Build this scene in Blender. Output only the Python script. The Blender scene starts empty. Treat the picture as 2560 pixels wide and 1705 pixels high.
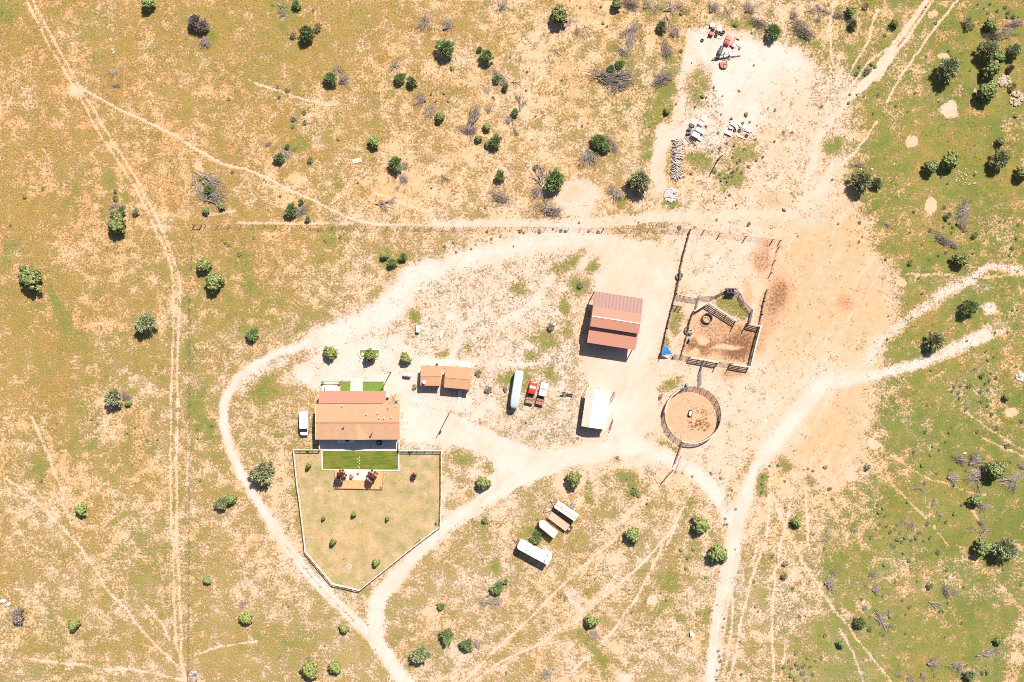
import bpy, bmesh, math, random
import numpy as np
from mathutils import Vector, Matrix

# ------------------------------------------------------------------ camera, sky, sun, exposure
scene = bpy.context.scene
COL = scene.collection
H = 207.6                      # flying height in metres
M_PX = 0.1                     # metres on the ground per pixel of the 2560 px photograph
cam_d = bpy.data.cameras.new('camera'); cam = bpy.data.objects.new('camera', cam_d); COL.objects.link(cam)
cam.location = (0, 0, H); cam.rotation_euler = (0, 0, 0)
cam_d.sensor_width = 36; cam_d.lens = 36 * H / 256.0; cam_d.clip_end = 6000; cam_d.clip_start = 1
scene.camera = cam
SUN_EL = math.radians(46.8); SUN_AZ = math.radians(28)
world = bpy.data.worlds.new('World'); scene.world = world; world.use_nodes = True
wn = world.node_tree.nodes; wl = world.node_tree.links
bg = wn['Background']; sky = wn.new('ShaderNodeTexSky'); sky.sky_type = 'NISHITA'; sky.sun_disc = False
sky.sun_elevation = SUN_EL; sky.sun_rotation = SUN_AZ
wl.new(sky.outputs[0], bg.inputs[0]); bg.inputs[1].default_value = 0.06
sl = bpy.data.lights.new('sun', 'SUN'); sl.energy = 5.0; sl.angle = math.radians(0.5); sl.color = (1.0, 0.93, 0.845)
so = bpy.data.objects.new('sun', sl); COL.objects.link(so)
sd = Vector((math.sin(SUN_AZ) * math.cos(SUN_EL), math.cos(SUN_AZ) * math.cos(SUN_EL), math.sin(SUN_EL)))
so.rotation_euler = sd.to_track_quat('Z', 'Y').to_euler()
scene.view_settings.view_transform = 'Standard'; scene.view_settings.look = 'None'
scene.view_settings.exposure = 1.14; scene.view_settings.gamma = 1.0
scene.render.engine = 'CYCLES'
scene.cycles.max_bounces = 4
scene.cycles.use_denoising = False
scene.cycles.filter_width = 1.0

# ------------------------------------------------------------------ helpers
R = random.Random(7)
K = 4.598
def px(c, r, x, y, k=K):
    return 512 * c + x / k, 341 * r + y / k
def S2W(sx, sy, z=0.0):
    f = M_PX * (H - z) / H
    return Vector(((sx - 1280) * f, (852.5 - sy) * f, z))
def T(c, r, x, y, z=0.0):
    """map-tile reading (tile column, row, reading) -> ground position in metres"""
    k = 2.627 if (c, r) == (4, 4) else K
    sx, sy = px(c, r, x, y, k)
    return S2W(sx, sy, z)

def new_mat(name):
    m = bpy.data.materials.new(name); m.use_nodes = True
    return m, m.node_tree.nodes, m.node_tree.links, m.node_tree.nodes['Principled BSDF']
def mixc(n, l, fac, a, b):
    x = n.new('ShaderNodeMix'); x.data_type = 'RGBA'
    def put(i, v):
        if isinstance(v, (tuple, list)): x.inputs[i].default_value = (*v[:3], 1)
        elif isinstance(v, (int, float)): x.inputs[i].default_value = v
        else: l.new(v, x.inputs[i])
    put(0, fac); put(6, a); put(7, b)
    return x.outputs[2]
def math_(n, l, op, a, b=0.0, c=0.0, clamp=False):
    x = n.new('ShaderNodeMath'); x.operation = op; x.use_clamp = clamp
    for i, v in enumerate((a, b, c)):
        if isinstance(v, (int, float)): x.inputs[i].default_value = v
        else: l.new(v, x.inputs[i])
    return x.outputs[0]
def noise_(n, l, vec, scale, detail=3, rough=0.55, dist=0.0):
    x = n.new('ShaderNodeTexNoise'); x.inputs['Scale'].default_value = scale
    x.inputs['Detail'].default_value = detail; x.inputs['Roughness'].default_value = rough
    x.inputs['Distortion'].default_value = dist
    if vec is not None: l.new(vec, x.inputs['Vector'])
    return x.outputs['Fac']
def sstep(n, l, v, lo, hi):
    x = n.new('ShaderNodeMapRange'); x.interpolation_type = 'SMOOTHSTEP'
    if isinstance(v, (int, float)): x.inputs[0].default_value = v
    else: l.new(v, x.inputs[0])
    x.inputs[1].default_value = lo; x.inputs[2].default_value = hi
    return x.outputs[0]

_M = {}
def paint(name, col, rough=0.7, metal=0.0, var=0.15, scale=3.0, alt=None, thr=(0.35, 0.75), bump=0.0):
    """weathered plain colour: object-space noise varies the colour, optional second colour in blotches"""
    if name in _M: return _M[name]
    m, n, l, p = new_mat(name)
    tc = n.new('ShaderNodeTexCoord')
    f = noise_(n, l, tc.outputs['Object'], scale, 5)
    b = alt if alt else tuple(c * (1 - var) for c in col)
    a = col if alt else tuple(min(1, c * (1 + var * 0.4)) for c in col)
    c = mixc(n, l, sstep(n, l, f, *thr), a, b)
    l.new(c, p.inputs['Base Color'])
    p.inputs['Roughness'].default_value = rough; p.inputs['Metallic'].default_value = metal
    if bump:
        bp = n.new('ShaderNodeBump'); bp.inputs['Strength'].default_value = 0.6; bp.inputs['Distance'].default_value = bump
        l.new(f, bp.inputs['Height']); l.new(bp.outputs[0], p.inputs['Normal'])
    _M[name] = m
    return m
def rand_mat(name, cols, rough=0.8, spread=1.0, trans=0.0):
    """colour varies per island of the mesh (leaf by leaf, twig by twig) and per object"""
    if name in _M: return _M[name]
    m, n, l, p = new_mat(name)
    g = n.new('ShaderNodeNewGeometry')
    r = n.new('ShaderNodeValToRGB'); cr = r.color_ramp
    while len(cr.elements) < len(cols): cr.elements.new(0.5)
    for i, c in enumerate(cols):
        cr.elements[i].position = i / (len(cols) - 1); cr.elements[i].color = (*c, 1)
    l.new(g.outputs['Random Per Island'], r.inputs[0])
    oi = n.new('ShaderNodeObjectInfo')
    hs = n.new('ShaderNodeHueSaturation')
    l.new(r.outputs[0], hs.inputs['Color'])
    l.new(math_(n, l, 'MULTIPLY_ADD', oi.outputs['Random'], 0.35, 0.82), hs.inputs['Value'])
    l.new(math_(n, l, 'MULTIPLY_ADD', oi.outputs['Random'], 0.02, 0.49), hs.inputs['Hue'])
    l.new(hs.outputs[0], p.inputs['Base Color']); p.inputs['Roughness'].default_value = rough
    _M[name] = m
    return m

class MB:
    """collects shapes; build() links them as one mesh object"""
    def __init__(s): s.v = []; s.f = []; s.m = []
    def add(s, vs, fs, mi=0):
        o = len(s.v); s.v += [tuple(v) for v in vs]; s.f += [tuple(i + o for i in f) for f in fs]; s.m += [mi] * len(fs)
        return s
    def box(s, x0, x1, y0, y1, z0, z1, mi=0):
        return s.add([(x0,y0,z0),(x1,y0,z0),(x1,y1,z0),(x0,y1,z0),(x0,y0,z1),(x1,y0,z1),(x1,y1,z1),(x0,y1,z1)],
                     [(0,3,2,1),(4,5,6,7),(0,1,5,4),(1,2,6,5),(2,3,7,6),(3,0,4,7)], mi)
    def beam(s, a, b, w, h, mi=0):
        """rectangular bar from a to b, w across, h high"""
        a = Vector(a); b = Vector(b); d = (b - a).normalized()
        up = Vector((0,0,1)) if abs(d.z) < 0.9 else Vector((1,0,0))
        sx = d.cross(up).normalized() * w / 2; sy = sx.normalized().cross(d).normalized() * h / 2
        vs = [p + i * sx + j * sy for p in (a, b) for i, j in ((-1,-1),(1,-1),(1,1),(-1,1))]
        return s.add(vs, [(0,1,2,3),(7,6,5,4),(0,4,5,1),(1,5,6,2),(2,6,7,3),(3,7,4,0)], mi)
    def tube(s, pts, r, n=8, mi=0, cap=True):
        pts = [Vector(p) for p in pts]; rs = r if isinstance(r, (list, tuple)) else [r] * len(pts)
        vs = []; fs = []
        for i, p in enumerate(pts):
            d = (pts[min(i+1, len(pts)-1)] - pts[max(i-1, 0)])
            d = d.normalized() if d.length else Vector((0,0,1))
            u = d.cross(Vector((0,0,1)) if abs(d.z) < 0.9 else Vector((1,0,0))).normalized(); w = d.cross(u)
            for k in range(n):
                a = 2 * math.pi * k / n
                vs.append(p + (u * math.cos(a) + w * math.sin(a)) * rs[i])
        for i in range(len(pts) - 1):
            for k in range(n):
                k2 = (k + 1) % n
                fs.append((i*n+k, i*n+k2, (i+1)*n+k2, (i+1)*n+k))
        if cap: fs += [tuple(range(n))[::-1], tuple((len(pts)-1)*n + k for k in range(n))]
        return s.add(vs, fs, mi)
    def prism(s, poly, z0, z1, mi=0):
        n = len(poly); vs = [(x, y, z0) for x, y in poly] + [(x, y, z1) for x, y in poly]
        return s.add(vs, [tuple(range(n))[::-1], tuple(range(n, 2*n))] + [(i, (i+1) % n, n + (i+1) % n, n + i) for i in range(n)], mi)
    def sheet(s, corners, th, mi=0):
        """slab through four corner points (a roof plane), th thick downward"""
        c = [Vector(p) for p in corners]; n = len(c); vs = c + [p - Vector((0,0,th)) for p in c]
        return s.add(vs, [tuple(range(n)), tuple(range(n, 2*n))[::-1]] + [(i, n+i, n+(i+1) % n, (i+1) % n) for i in range(n)], mi)
    def loft(s, secs, n=5, mi=0):
        """secs: (x, half width, z0, z1, corner radius); rounded-rectangle rings joined along x"""
        vs = []; fs = []; N = 4 * n
        for (x, hw, z0, z1, r) in secs:
            r = min(r, hw * 0.98, (z1 - z0) / 2 * 0.98)
            for q, (cy, cz) in enumerate(((hw-r, z1-r), (-hw+r, z1-r), (-hw+r, z0+r), (hw-r, z0+r))):
                for k in range(n):
                    a = math.pi / 2 * (q + k / (n - 1)); vs.append((x, cy + r*math.cos(a), cz + r*math.sin(a)))
        for i in range(len(secs) - 1):
            for k in range(N):
                k2 = (k + 1) % N; fs.append((i*N+k, (i+1)*N+k, (i+1)*N+k2, i*N+k2))
        fs += [tuple(range(N)), tuple((len(secs)-1)*N + k for k in range(N))[::-1]]
        return s.add(vs, fs, mi)
    def ring(s, c, r0, r1, z0, z1, n=24, mi=0):
        vs = []; fs = []
        for k in range(n):
            a = 2 * math.pi * k / n; ca, sa = math.cos(a), math.sin(a)
            vs += [(c[0]+r1*ca, c[1]+r1*sa, z0), (c[0]+r1*ca, c[1]+r1*sa, z1), (c[0]+r0*ca, c[1]+r0*sa, z1), (c[0]+r0*ca, c[1]+r0*sa, z0)]
        for k in range(n):
            k2 = (k + 1) % n
            for j in range(4): fs.append((k*4+j, k2*4+j, k2*4+(j+1) % 4, k*4+(j+1) % 4))
        return s.add(vs, fs, mi)
    def disc(s, c, r, z0, z1, n=24, mi=0):
        return s.prism([(c[0]+r*math.cos(2*math.pi*k/n), c[1]+r*math.sin(2*math.pi*k/n)) for k in range(n)], z0, z1, mi)
    def build(s, name, mats, parent=None, smooth=False, world=False):
        """world=True: coordinates are world ones, the parent (unrotated) is subtracted"""
        me = bpy.data.meshes.new(name)
        v = s.v
        if world and parent is not None:
            off = Vector((0, 0, 0)); q = parent
            while q is not None: off = off + q.location; q = q.parent
            v = [(a - off.x, b - off.y, c - off.z) for a, b, c in v]
        me.from_pydata(v, [], s.f); me.update()
        if not isinstance(mats, (list, tuple)): mats = [mats]
        for m in mats: me.materials.append(m)
        me.polygons.foreach_set('material_index', s.m)
        bm = bmesh.new(); bm.from_mesh(me); bmesh.ops.recalc_face_normals(bm, faces=bm.faces); bm.to_mesh(me); bm.free()
        if smooth: me.shade_auto_smooth(angle=math.radians(40)) if hasattr(me, 'shade_auto_smooth') else me.polygons.foreach_set('use_smooth', [True]*len(me.polygons))
        if smooth: me.polygons.foreach_set('use_smooth', [True] * len(me.polygons)); me.set_sharp_from_angle(angle=math.radians(40))
        o = bpy.data.objects.new(name, me); COL.objects.link(o)
        if parent is not None: o.parent = parent
        return o

def tag(o, label=None, cat=None, group=None, kind=None):
    if label: o['label'] = label
    if cat: o['category'] = cat
    if group: o['group'] = group
    if kind: o['kind'] = kind
    return o
def thing(name, label, cat, loc=(0,0,0), rot=0.0, group=None):
    e = bpy.data.objects.new(name, None); COL.objects.link(e)
    e.location = loc; e.rotation_euler = (0, 0, rot); e.empty_display_size = 0.3
    return tag(e, label, cat, group)
def copy_tree(o, parent=None):
    c = o.copy(); COL.objects.link(c)
    if parent is not None: c.parent = parent
    for ch in KIDS.get(o.name, []): copy_tree(ch, c)
    return c
KIDS = {}

# ------------------------------------------------------------------ the ground: one sheet out to the horizon
XC = np.concatenate([-np.array([3000., 1600, 900, 520, 320, 220, 170, 145]), np.linspace(-136, 136, 801), np.array([145., 170, 220, 320, 520, 900, 1600, 3000])])
YC = np.concatenate([-np.array([3000., 1600, 900, 520, 300, 190, 130, 104]), np.linspace(-94, 94, 561), np.array([104., 130, 190, 300, 520, 900, 1600, 3000])])
GX, GY = np.meshgrid(XC, YC)
SX = GX / M_PX + 1280; SY = 852.5 - GY / M_PX          # map coordinates of every ground point
rng = np.random.default_rng(3)
def vnoise(x, y, cell, seed, octaves=3):
    out = np.zeros_like(x); amp = 1.0; tot = 0
    for o in range(octaves):
        g = np.random.default_rng(seed + o).random((257, 257))
        u = (x / cell) % 256; v = (y / cell) % 256
        i = np.floor(u).astype(int); j = np.floor(v).astype(int); fu = u - i; fv = v - j
        fu = fu*fu*(3-2*fu); fv = fv*fv*(3-2*fv)
        i %= 256; j %= 256
        a = g[j, i]*(1-fu) + g[j, i+1]*fu; b = g[j+1, i]*(1-fu) + g[j+1, i+1]*fu
        out += amp * (a*(1-fv) + b*fv); tot += amp; amp *= 0.5; cell *= 0.5
    return out / tot
W1 = vnoise(SX, SY, 34, 11) - 0.5; W2 = vnoise(SX, SY, 34, 31) - 0.5
WX = SX + W1 * 16; WY = SY + W2 * 16                    # gently warped coordinates for natural edges

COVER = """7777545468
5666545478
6665445478
6665534467
7676442267
7654342277
6765332378
5666454378
6666555577
6676555687"""
GREEN = """3232234578
2222235478
2222224477
3233323377
4344343276
3333342277
3334332278
3333344378
3323344477
4333334477"""
PALE = """2233454632
2223455842
2234556732
2335677732
2346777533
2456776533
2345986522
3344655521
3346545532
3445544532"""
def macro(txt):
    g = np.array([[int(ch) for ch in row] for row in txt.split()], float) / 10
    gx = np.clip(WX / 256 - 0.5, 0, 8.999); gy = np.clip(WY / 170.5 - 0.5, 0, 8.999)
    i = gx.astype(int); j = gy.astype(int); fu = gx - i; fv = gy - j
    fu = fu*fu*(3-2*fu); fv = fv*fv*(3-2*fv)
    return (g[j,i]*(1-fu)+g[j,i+1]*fu)*(1-fv) + (g[j+1,i]*(1-fu)+g[j+1,i+1]*fu)*fv
cover = macro(COVER); green = macro(GREEN); pale = macro(PALE) * 0.75 + 0.2*np.clip((WY-600)/900,0,1) + (vnoise(SX, SY, 70, 191, 3) - 0.5) * 0.45
brown = np.zeros_like(cover); mown = np.zeros_like(cover); pink = np.zeros_like(cover)
big = vnoise(SX, SY, 90, 51, 3) - 0.5; mid = vnoise(SX, SY, 28, 71, 3) - 0.5
cover += big * 0.62 + mid * 0.5
green += (vnoise(SX, SY, 110, 91, 3) - 0.5) * 0.55 + (vnoise(SX, SY, 30, 95, 2) - 0.5) * 0.3
green -= 0.05*np.clip((1900-SX)/500, 0, 1); green += 0.06*np.clip((SY-600)/500, 0, 1); cover += 0.07*np.clip((SX-2050)/200, 0, 1)
LAY = {'cover': cover, 'green': green, 'pale': pale, 'brown': brown, 'pink': pink, 'mown': mown}
def sp(c, r, pts):
    k = 2.627 if (c, r) == (4, 4) else K
    return [px(c, r, q[0], q[1], k) + tuple(q[2:]) for q in pts]
def dist_line(pts, w):
    x0 = min(p[0] for p in pts) - w; x1 = max(p[0] for p in pts) + w; y0 = min(p[1] for p in pts) - w; y1 = max(p[1] for p in pts) + w
    cx = np.where((XC/M_PX+1280 > x0-20) & (XC/M_PX+1280 < x1+20))[0]; cy = np.where((852.5-YC/M_PX > y0-20) & (852.5-YC/M_PX < y1+20))[0]
    if len(cx) == 0 or len(cy) == 0: return None, None
    sl_ = (slice(cy[0], cy[-1]+1), slice(cx[0], cx[-1]+1))
    return sl_, None
def apply(sl_, m, tgt):
    for k, v in tgt.items():
        a = LAY[k]; a[sl_] = a[sl_] * (1 - m) + v * m
def stroke(pts, w, tgt, soft=0.5, strength=1.0, warp=1.0):
    """worn line across the ground: w = half width in map pixels"""
    ws = [p[2] if len(p) > 2 else w for p in pts]
    sl_, _ = dist_line(pts, max(ws) * 2 + 10)
    if sl_ is None: return
    X = SX[sl_] + (WX[sl_]-SX[sl_])*warp*0.35; Y = SY[sl_] + (WY[sl_]-SY[sl_])*warp*0.35
    best = np.full(X.shape, 1e9)
    for a, b, wa, wb in zip(pts[:-1], pts[1:], ws[:-1], ws[1:]):
        dx, dy = b[0]-a[0], b[1]-a[1]; L = dx*dx + dy*dy + 1e-9
        t = np.clip(((X-a[0])*dx + (Y-a[1])*dy) / L, 0, 1)
        d = np.hypot(X-a[0]-t*dx, Y-a[1]-t*dy) / (wa + (wb-wa)*t)
        best = np.minimum(best, d)
    m = np.clip((1 + soft - best) / (2*soft), 0, 1); m = m*m*(3-2*m) * strength
    apply(sl_, m, tgt)
def blob(cx, cy, rx, ry, tgt, rot=0, soft=0.45, strength=1.0, warp=1.0):
    r_ = max(rx, ry) * 1.6 + 20
    sl_, _ = dist_line([(cx-r_, cy-r_), (cx+r_, cy+r_)], 0)
    if sl_ is None: return
    X = SX[sl_] + (WX[sl_]-SX[sl_])*warp*1.2 - cx; Y = SY[sl_] + (WY[sl_]-SY[sl_])*warp*1.2 - cy
    a = math.radians(rot); u = X*math.cos(a)+Y*math.sin(a); v = -X*math.sin(a)+Y*math.cos(a)
    d = np.hypot(u/rx, v/ry)
    m = np.clip((1 + soft - d) / (2*soft), 0, 1); m = m*m*(3-2*m) * strength
    apply(sl_, m, tgt)
def area(pts, tgt, soft=10, strength=1.0, warp=1.0):
    sl_, _ = dist_line(pts, soft*2)
    X = SX[sl_] + (WX[sl_]-SX[sl_])*warp; Y = SY[sl_] + (WY[sl_]-SY[sl_])*warp
    ins = np.zeros(X.shape, bool); best = np.full(X.shape, 1e9); n = len(pts)
    for i in range(n):
        a, b = pts[i], pts[(i+1) % n]
        c = ((a[1] > Y) != (b[1] > Y)); xi = (b[0]-a[0])*(Y-a[1])/((b[1]-a[1]) or 1e-9) + a[0]
        ins ^= (c & (X < xi))
        dx, dy = b[0]-a[0], b[1]-a[1]; t = np.clip(((X-a[0])*dx+(Y-a[1])*dy)/(dx*dx+dy*dy+1e-9), 0, 1)
        best = np.minimum(best, np.hypot(X-a[0]-t*dx, Y-a[1]-t*dy))
    d = np.where(ins, best, -best)
    m = np.clip((d + soft) / (2*soft), 0, 1); m = m*m*(3-2*m) * strength
    apply(sl_, m, tgt)
def tb(c, r, x, y, rx, ry, tgt, rot=0, soft=0.45, strength=1.0):
    sx, sy = px(c, r, x, y); blob(sx, sy, rx/K, ry/K, tgt, rot, soft, strength)
GRN = dict(cover=0.95, green=0.85, pale=.3); GRM = dict(cover=0.85, green=0.6); BARE = dict(cover=0.08)
# --- broad worn areas
area([(1560,690),(1700,560),(1950,560),(2060,470),(2110,400),(2150,560),(2215,680),(2235,800),(2180,940),(2165,1150),(2100,1215),(1960,1190),(1890,1120),(1800,1160),(1690,1190),(1560,1150),(1480,1130),(1420,1000),(1480,880),(1620,920)],
     dict(cover=0.16, pale=0.72, green=0.3), soft=50, warp=3)
area([(1960,600),(2110,500),(2160,560),(2215,680),(2235,800),(2180,930),(2165,1150),(2090,1215),(1960,1160),(2060,1010),(2150,900),(2070,860),(1950,900),(1930,740)],
     dict(cover=0.12, pale=0.42, pink=0.75), soft=55, warp=3)
area([(1720,75),(1860,90),(2000,120),(2050,170),(2040,230),(1960,290),(1880,330),(1800,330),(1760,250),(1775,180),(1730,130)],
     dict(cover=0.05, pale=1.0), soft=22, warp=2)
area([(1700,150),(1770,160),(1830,330),(1900,340),(1880,420),(1800,400),(1700,360),(1690,240)], dict(cover=0.26, pale=0.85), soft=16)
area([(1715,90),(1735,90),(1745,150),(1715,230),(1700,300),(1680,330),(1690,250),(1700,170)], dict(cover=0.05, pale=0.85), soft=5)
for bx, by, ra, rb in ((1990,330,90,70),(1960,410,110,70),(2000,250,70,70),(2080,300,60,90),(1880,470,110,60)): blob(bx, by, ra, rb, dict(cover=.2, pale=.68), strength=.75, soft=.8)
blob(1965,265,60,45, dict(cover=0.22, pale=0.62), strength=.9)
blob(2080,230,60,50, dict(cover=0.35, pale=0.85), rot=-50, strength=.8)
blob(1860,520,170,70, dict(cover=0.22, pale=0.7), strength=.8)
area([(1060,700),(1180,620),(1340,600),(1480,640),(1480,720),(1400,900),(1290,1030),(1110,1000),(1000,960),(900,880),(930,800)], dict(cover=0.33, pale=0.84, green=.35), soft=45, warp=2.5, strength=.92)
area([(1290,900),(1460,860),(1490,1010),(1440,1110),(1280,1120),(1200,1060),(1230,960)], dict(cover=0.42, pale=0.82), soft=35, warp=2.5)
area([(1410,600),(1480,590),(1620,600),(1690,640),(1680,800),(1620,900),(1650,960),(1630,1080),(1540,1120),(1480,1000),(1460,880),(1500,720)], dict(cover=0.03, pale=0.86, pink=.15), soft=8)
area([(820,860),(1000,840),(1080,900),(1080,1060),(1120,1110),(1010,1110),(1000,990),(780,980),(720,930)], dict(cover=0.10, pale=0.97), soft=12)
blob(1620,570,70,24, dict(cover=.55, green=.3), strength=.6)
# --- roads
WHITE = dict(cover=0.03, pale=0.97, brown=0.0, pink=0.0)
SAND = dict(cover=0.05, pale=0.78)
stroke(sp(1,2,[(2354,160),(2000,480),(1500,680),(1200,800),(800,950),(560,1080),(370,1220),(260,1400),(215,1560)])+sp(1,3,[(215,100),(230,200),(290,450),(400,700),(560,980),(720,1230),(900,1500)])+sp(1,4,[(980,60),(1200,340),(1500,640),(1750,880),(1950,1100),(2150,1350),(2354,1640)]), 12, WHITE, soft=.55)
stroke(sp(1,2,[(2354,160),(2100,420),(1700,640),(1300,780)]), 34, dict(cover=.07, pale=1.0), soft=.6)
stroke(sp(2,1,[(0,1568),(400,1480),(700,1390),(1100,1290),(1500,1200),(1900,1150),(2200,1170)]), 24, dict(cover=0.05, pale=.96), soft=.75)
stroke(sp(1,2,[(900,1000),(700,1080),(560,1180),(430,1330)]), 14, dict(cover=.25,pale=.9), soft=.6, strength=.8)
stroke(sp(1,4,[(930,0),(1250,380),(1450,600),(1800,950)]), 2.5, dict(cover=.5, pale=.8), soft=.8, strength=.7)
# central junction and its arms
area(sp(2,3,[(0,20),(450,30),(1000,270),(1550,500),(2000,430),(2354,330),(2354,560),(1800,680),(1300,880),(1050,1030),(820,960),(990,700),(820,470),(400,380),(0,370)]), WHITE, soft=5)
stroke(sp(2,3,[(1050,850,30),(800,1080,20),(500,1300,18),(250,1500,18)])+sp(1,4,[(2354,180,16),(2150,420,22),(1990,620,20),(1950,850,20),(1985,1100,18),(2150,1350,18),(2354,1640,19)]), 18, WHITE, soft=.45)
stroke(sp(2,3,[(850,1120),(560,1310),(320,1520)]), 1.3, dict(cover=.5, pale=.8), soft=.9, strength=.8)
stroke(sp(2,3,[(1500,620),(2000,540),(2354,450)])+sp(3,3,[(0,450),(300,430),(600,560),(900,700),(1100,880),(1230,1080),(1340,1280)]), 17, WHITE, soft=.55)
stroke(sp(3,3,[(2354,-250,20),(2100,50,20),(1850,350,18),(1700,560,17),(1580,800,16),(1500,1050,18),(1400,1350,20),(1370,1568,20)])+sp(3,4,[(1340,150,18),(1270,400,17),(1200,700,14),(1160,1000,13),(1120,1300,12),(1100,1640,12)]), 16, WHITE, soft=.55)
stroke(sp(3,3,[(1240,850),(1220,1000),(1290,1150)]), 10, dict(cover=.2, pale=.9), strength=.7)
stroke(sp(3,4,[(1400,100),(1380,400),(1300,650),(1240,1000),(1180,1500)]), 6, dict(cover=.15,pale=.75), soft=.6)
stroke(sp(3,3,[(20,0,28),(100,200,24),(180,400,20)]), 24, WHITE, soft=.5)
stroke(sp(3,2,[(480,0,16),(420,500,18),(330,900,20),(230,1200,20),(150,1560,24)]), 18, dict(cover=0.02, pale=.97), soft=.6)
stroke(sp(2,2,[(0,1500),(400,1500),(900,1568)]), 26, dict(cover=.1, pale=1.0), soft=.8, strength=.8)
# top-right tracks
for w, pts in ((7,[(1260,-20),(1100,200),(850,540),(700,740),(520,980),(300,1180),(120,1400),(-60,1640)]),(3.5,[(1310,0),(1130,270),(1000,460),(850,640),(680,930)]),(3,[(1590,0),(1420,200),(1280,380),(1150,580),(960,840),(860,1010),(780,1170)]),
             (3,[(180,0),(130,250),(130,500),(150,700)]),(3,[(780,560),(560,720),(400,950),(250,1130)]),(2.5,[(660,100),(560,480),(430,680),(370,820)])):
    stroke(sp(4,0,pts), w, dict(cover=.08, pale=.7), soft=.5, strength=.9)
stroke(sp(4,0,[(860,580),(640,850),(480,1000)]), 12, dict(cover=.08, pale=.8), soft=.4)
for x in (0, 150):
    stroke(sp(3,1,[(2354-20+x,520),(2230+x,700),(2100+x,900)]), 11, dict(cover=.06, pale=.8), soft=.95, strength=.6, warp=3)
stroke(sp(4,1,[(260,230),(120,420),(0,640)]), 12, dict(cover=.06, pale=.85), soft=.5)
stroke(sp(4,0,[(120,1400),(0,1568)])+sp(3,1,[(2300,100),(2280,300),(2200,500)]), 9, dict(cover=.12, pale=.8), soft=.6)
stroke(sp(4,1,[(550,0),(400,200),(230,300)]), 3, dict(cover=.1,pale=.6), strength=.8)
stroke(sp(3,0,[(1870,0),(1930,200),(1960,350),(1930,450)]), 4, dict(cover=.12, pale=.8), soft=.6, strength=.8)
# white mineral tracks in the east
CAL = dict(cover=0.2, pale=.98, pink=0.0)
stroke(sp(4,2,[(560,1000,16),(700,790,16),(830,700,12),(1050,500,12),(1250,370,14),(1450,230,16),(1600,150,22),(1720,90,14),(1850,10,10),(1930,-70,9),(2100,-70,8),(2400,-10,13)]), 14, CAL, soft=.85, strength=.9)
tb(4,2,1880,170,110,60,CAL,rot=10,strength=.7)
stroke(sp(4,2,[(300,1230,18),(570,1190,14),(900,1110,14),(1250,1010,15),(1500,900,16),(1750,790,18),(1930,700,17)]), 15, CAL, soft=.6)
tb(4,2,1940,410,80,70,CAL); tb(4,2,2050,640,140,70,dict(cover=.4,pale=.85),strength=.7)
tb(4,2,300,1200,300,120,dict(cover=.03,pale=1.0),rot=-20,strength=.7)
# two-track in the west
NW_A = sp(0,0,[(310,0),(400,200),(560,520),(680,710),(830,960),(900,1060),(1010,1290),(1160,1560)])+sp(0,1,[(1300,190),(1400,340),(1540,560),(1680,830),(1780,1060),(1900,1290),(1980,1560)])+sp(0,2,[(2000,300),(1995,640),(1980,900),(1985,1100),(1965,1380)])+sp(0,3,[(1970,0),(1960,400),(1965,1300)])+sp(0,4,[(1990,0),(2000,600),(2020,1100),(2060,1250),(2110,1430),(2170,1600)])
NW_B = sp(0,0,[(370,0),(500,240),(640,500),(760,720),(930,1000),(1060,1230),(1250,1560)])+sp(0,1,[(1390,200),(1560,470),(1720,770),(1850,1040),(1960,1300),(2050,1560)])+sp(0,2,[(2080,300),(2060,500),(2040,800),(2040,1300)])+sp(0,3,[(2040,0),(2030,400),(2030,1000)])+sp(0,4,[(2030,0),(2060,500),(2085,1000),(2085,1350),(2150,1600)])
for pts in (NW_A, NW_B): stroke(pts, 2.6, dict(cover=.05, pale=.55), soft=.9, strength=.85, warp=.8)
stroke(sp(0,1,[(1900,1290),(2030,1568)])+sp(0,2,[(2050,100),(2040,600)]), 10, dict(cover=.25,pale=.55), strength=.5)
tb(0,0,900,1050,90,60,dict(cover=.03,pale=.55))
def trails(lst, tgt, w):
    for c, r, pts in lst: stroke(sp(c,r,pts), w, tgt, soft=.95, strength=.82, warp=1.2)
stroke(sp(0,0,[(920,1000),(1100,1100),(1340,1240),(1700,1400),(2020,1560)])+sp(0,1,[(2354,200)])+sp(1,1,[(200,310),(480,380),(760,490),(940,600),(1200,710),(1460,840),(1720,960),(2050,1020),(2354,1010)])+sp(2,1,[(200,1025),(600,1010),(1000,990),(1500,1000),(2000,1020),(2354,1020)])+sp(3,1,[(600,960),(1200,1000),(1900,1100)]), 2.6, dict(cover=.02, pale=.7), soft=.6, warp=.6)
stroke(sp(2,1,[(300,1010),(1000,1000),(2000,1000),(2354,960)])+sp(3,1,[(600,920),(1300,900),(2000,900)]), 11, dict(cover=.08, pale=.8), soft=.7, strength=.85)
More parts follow.
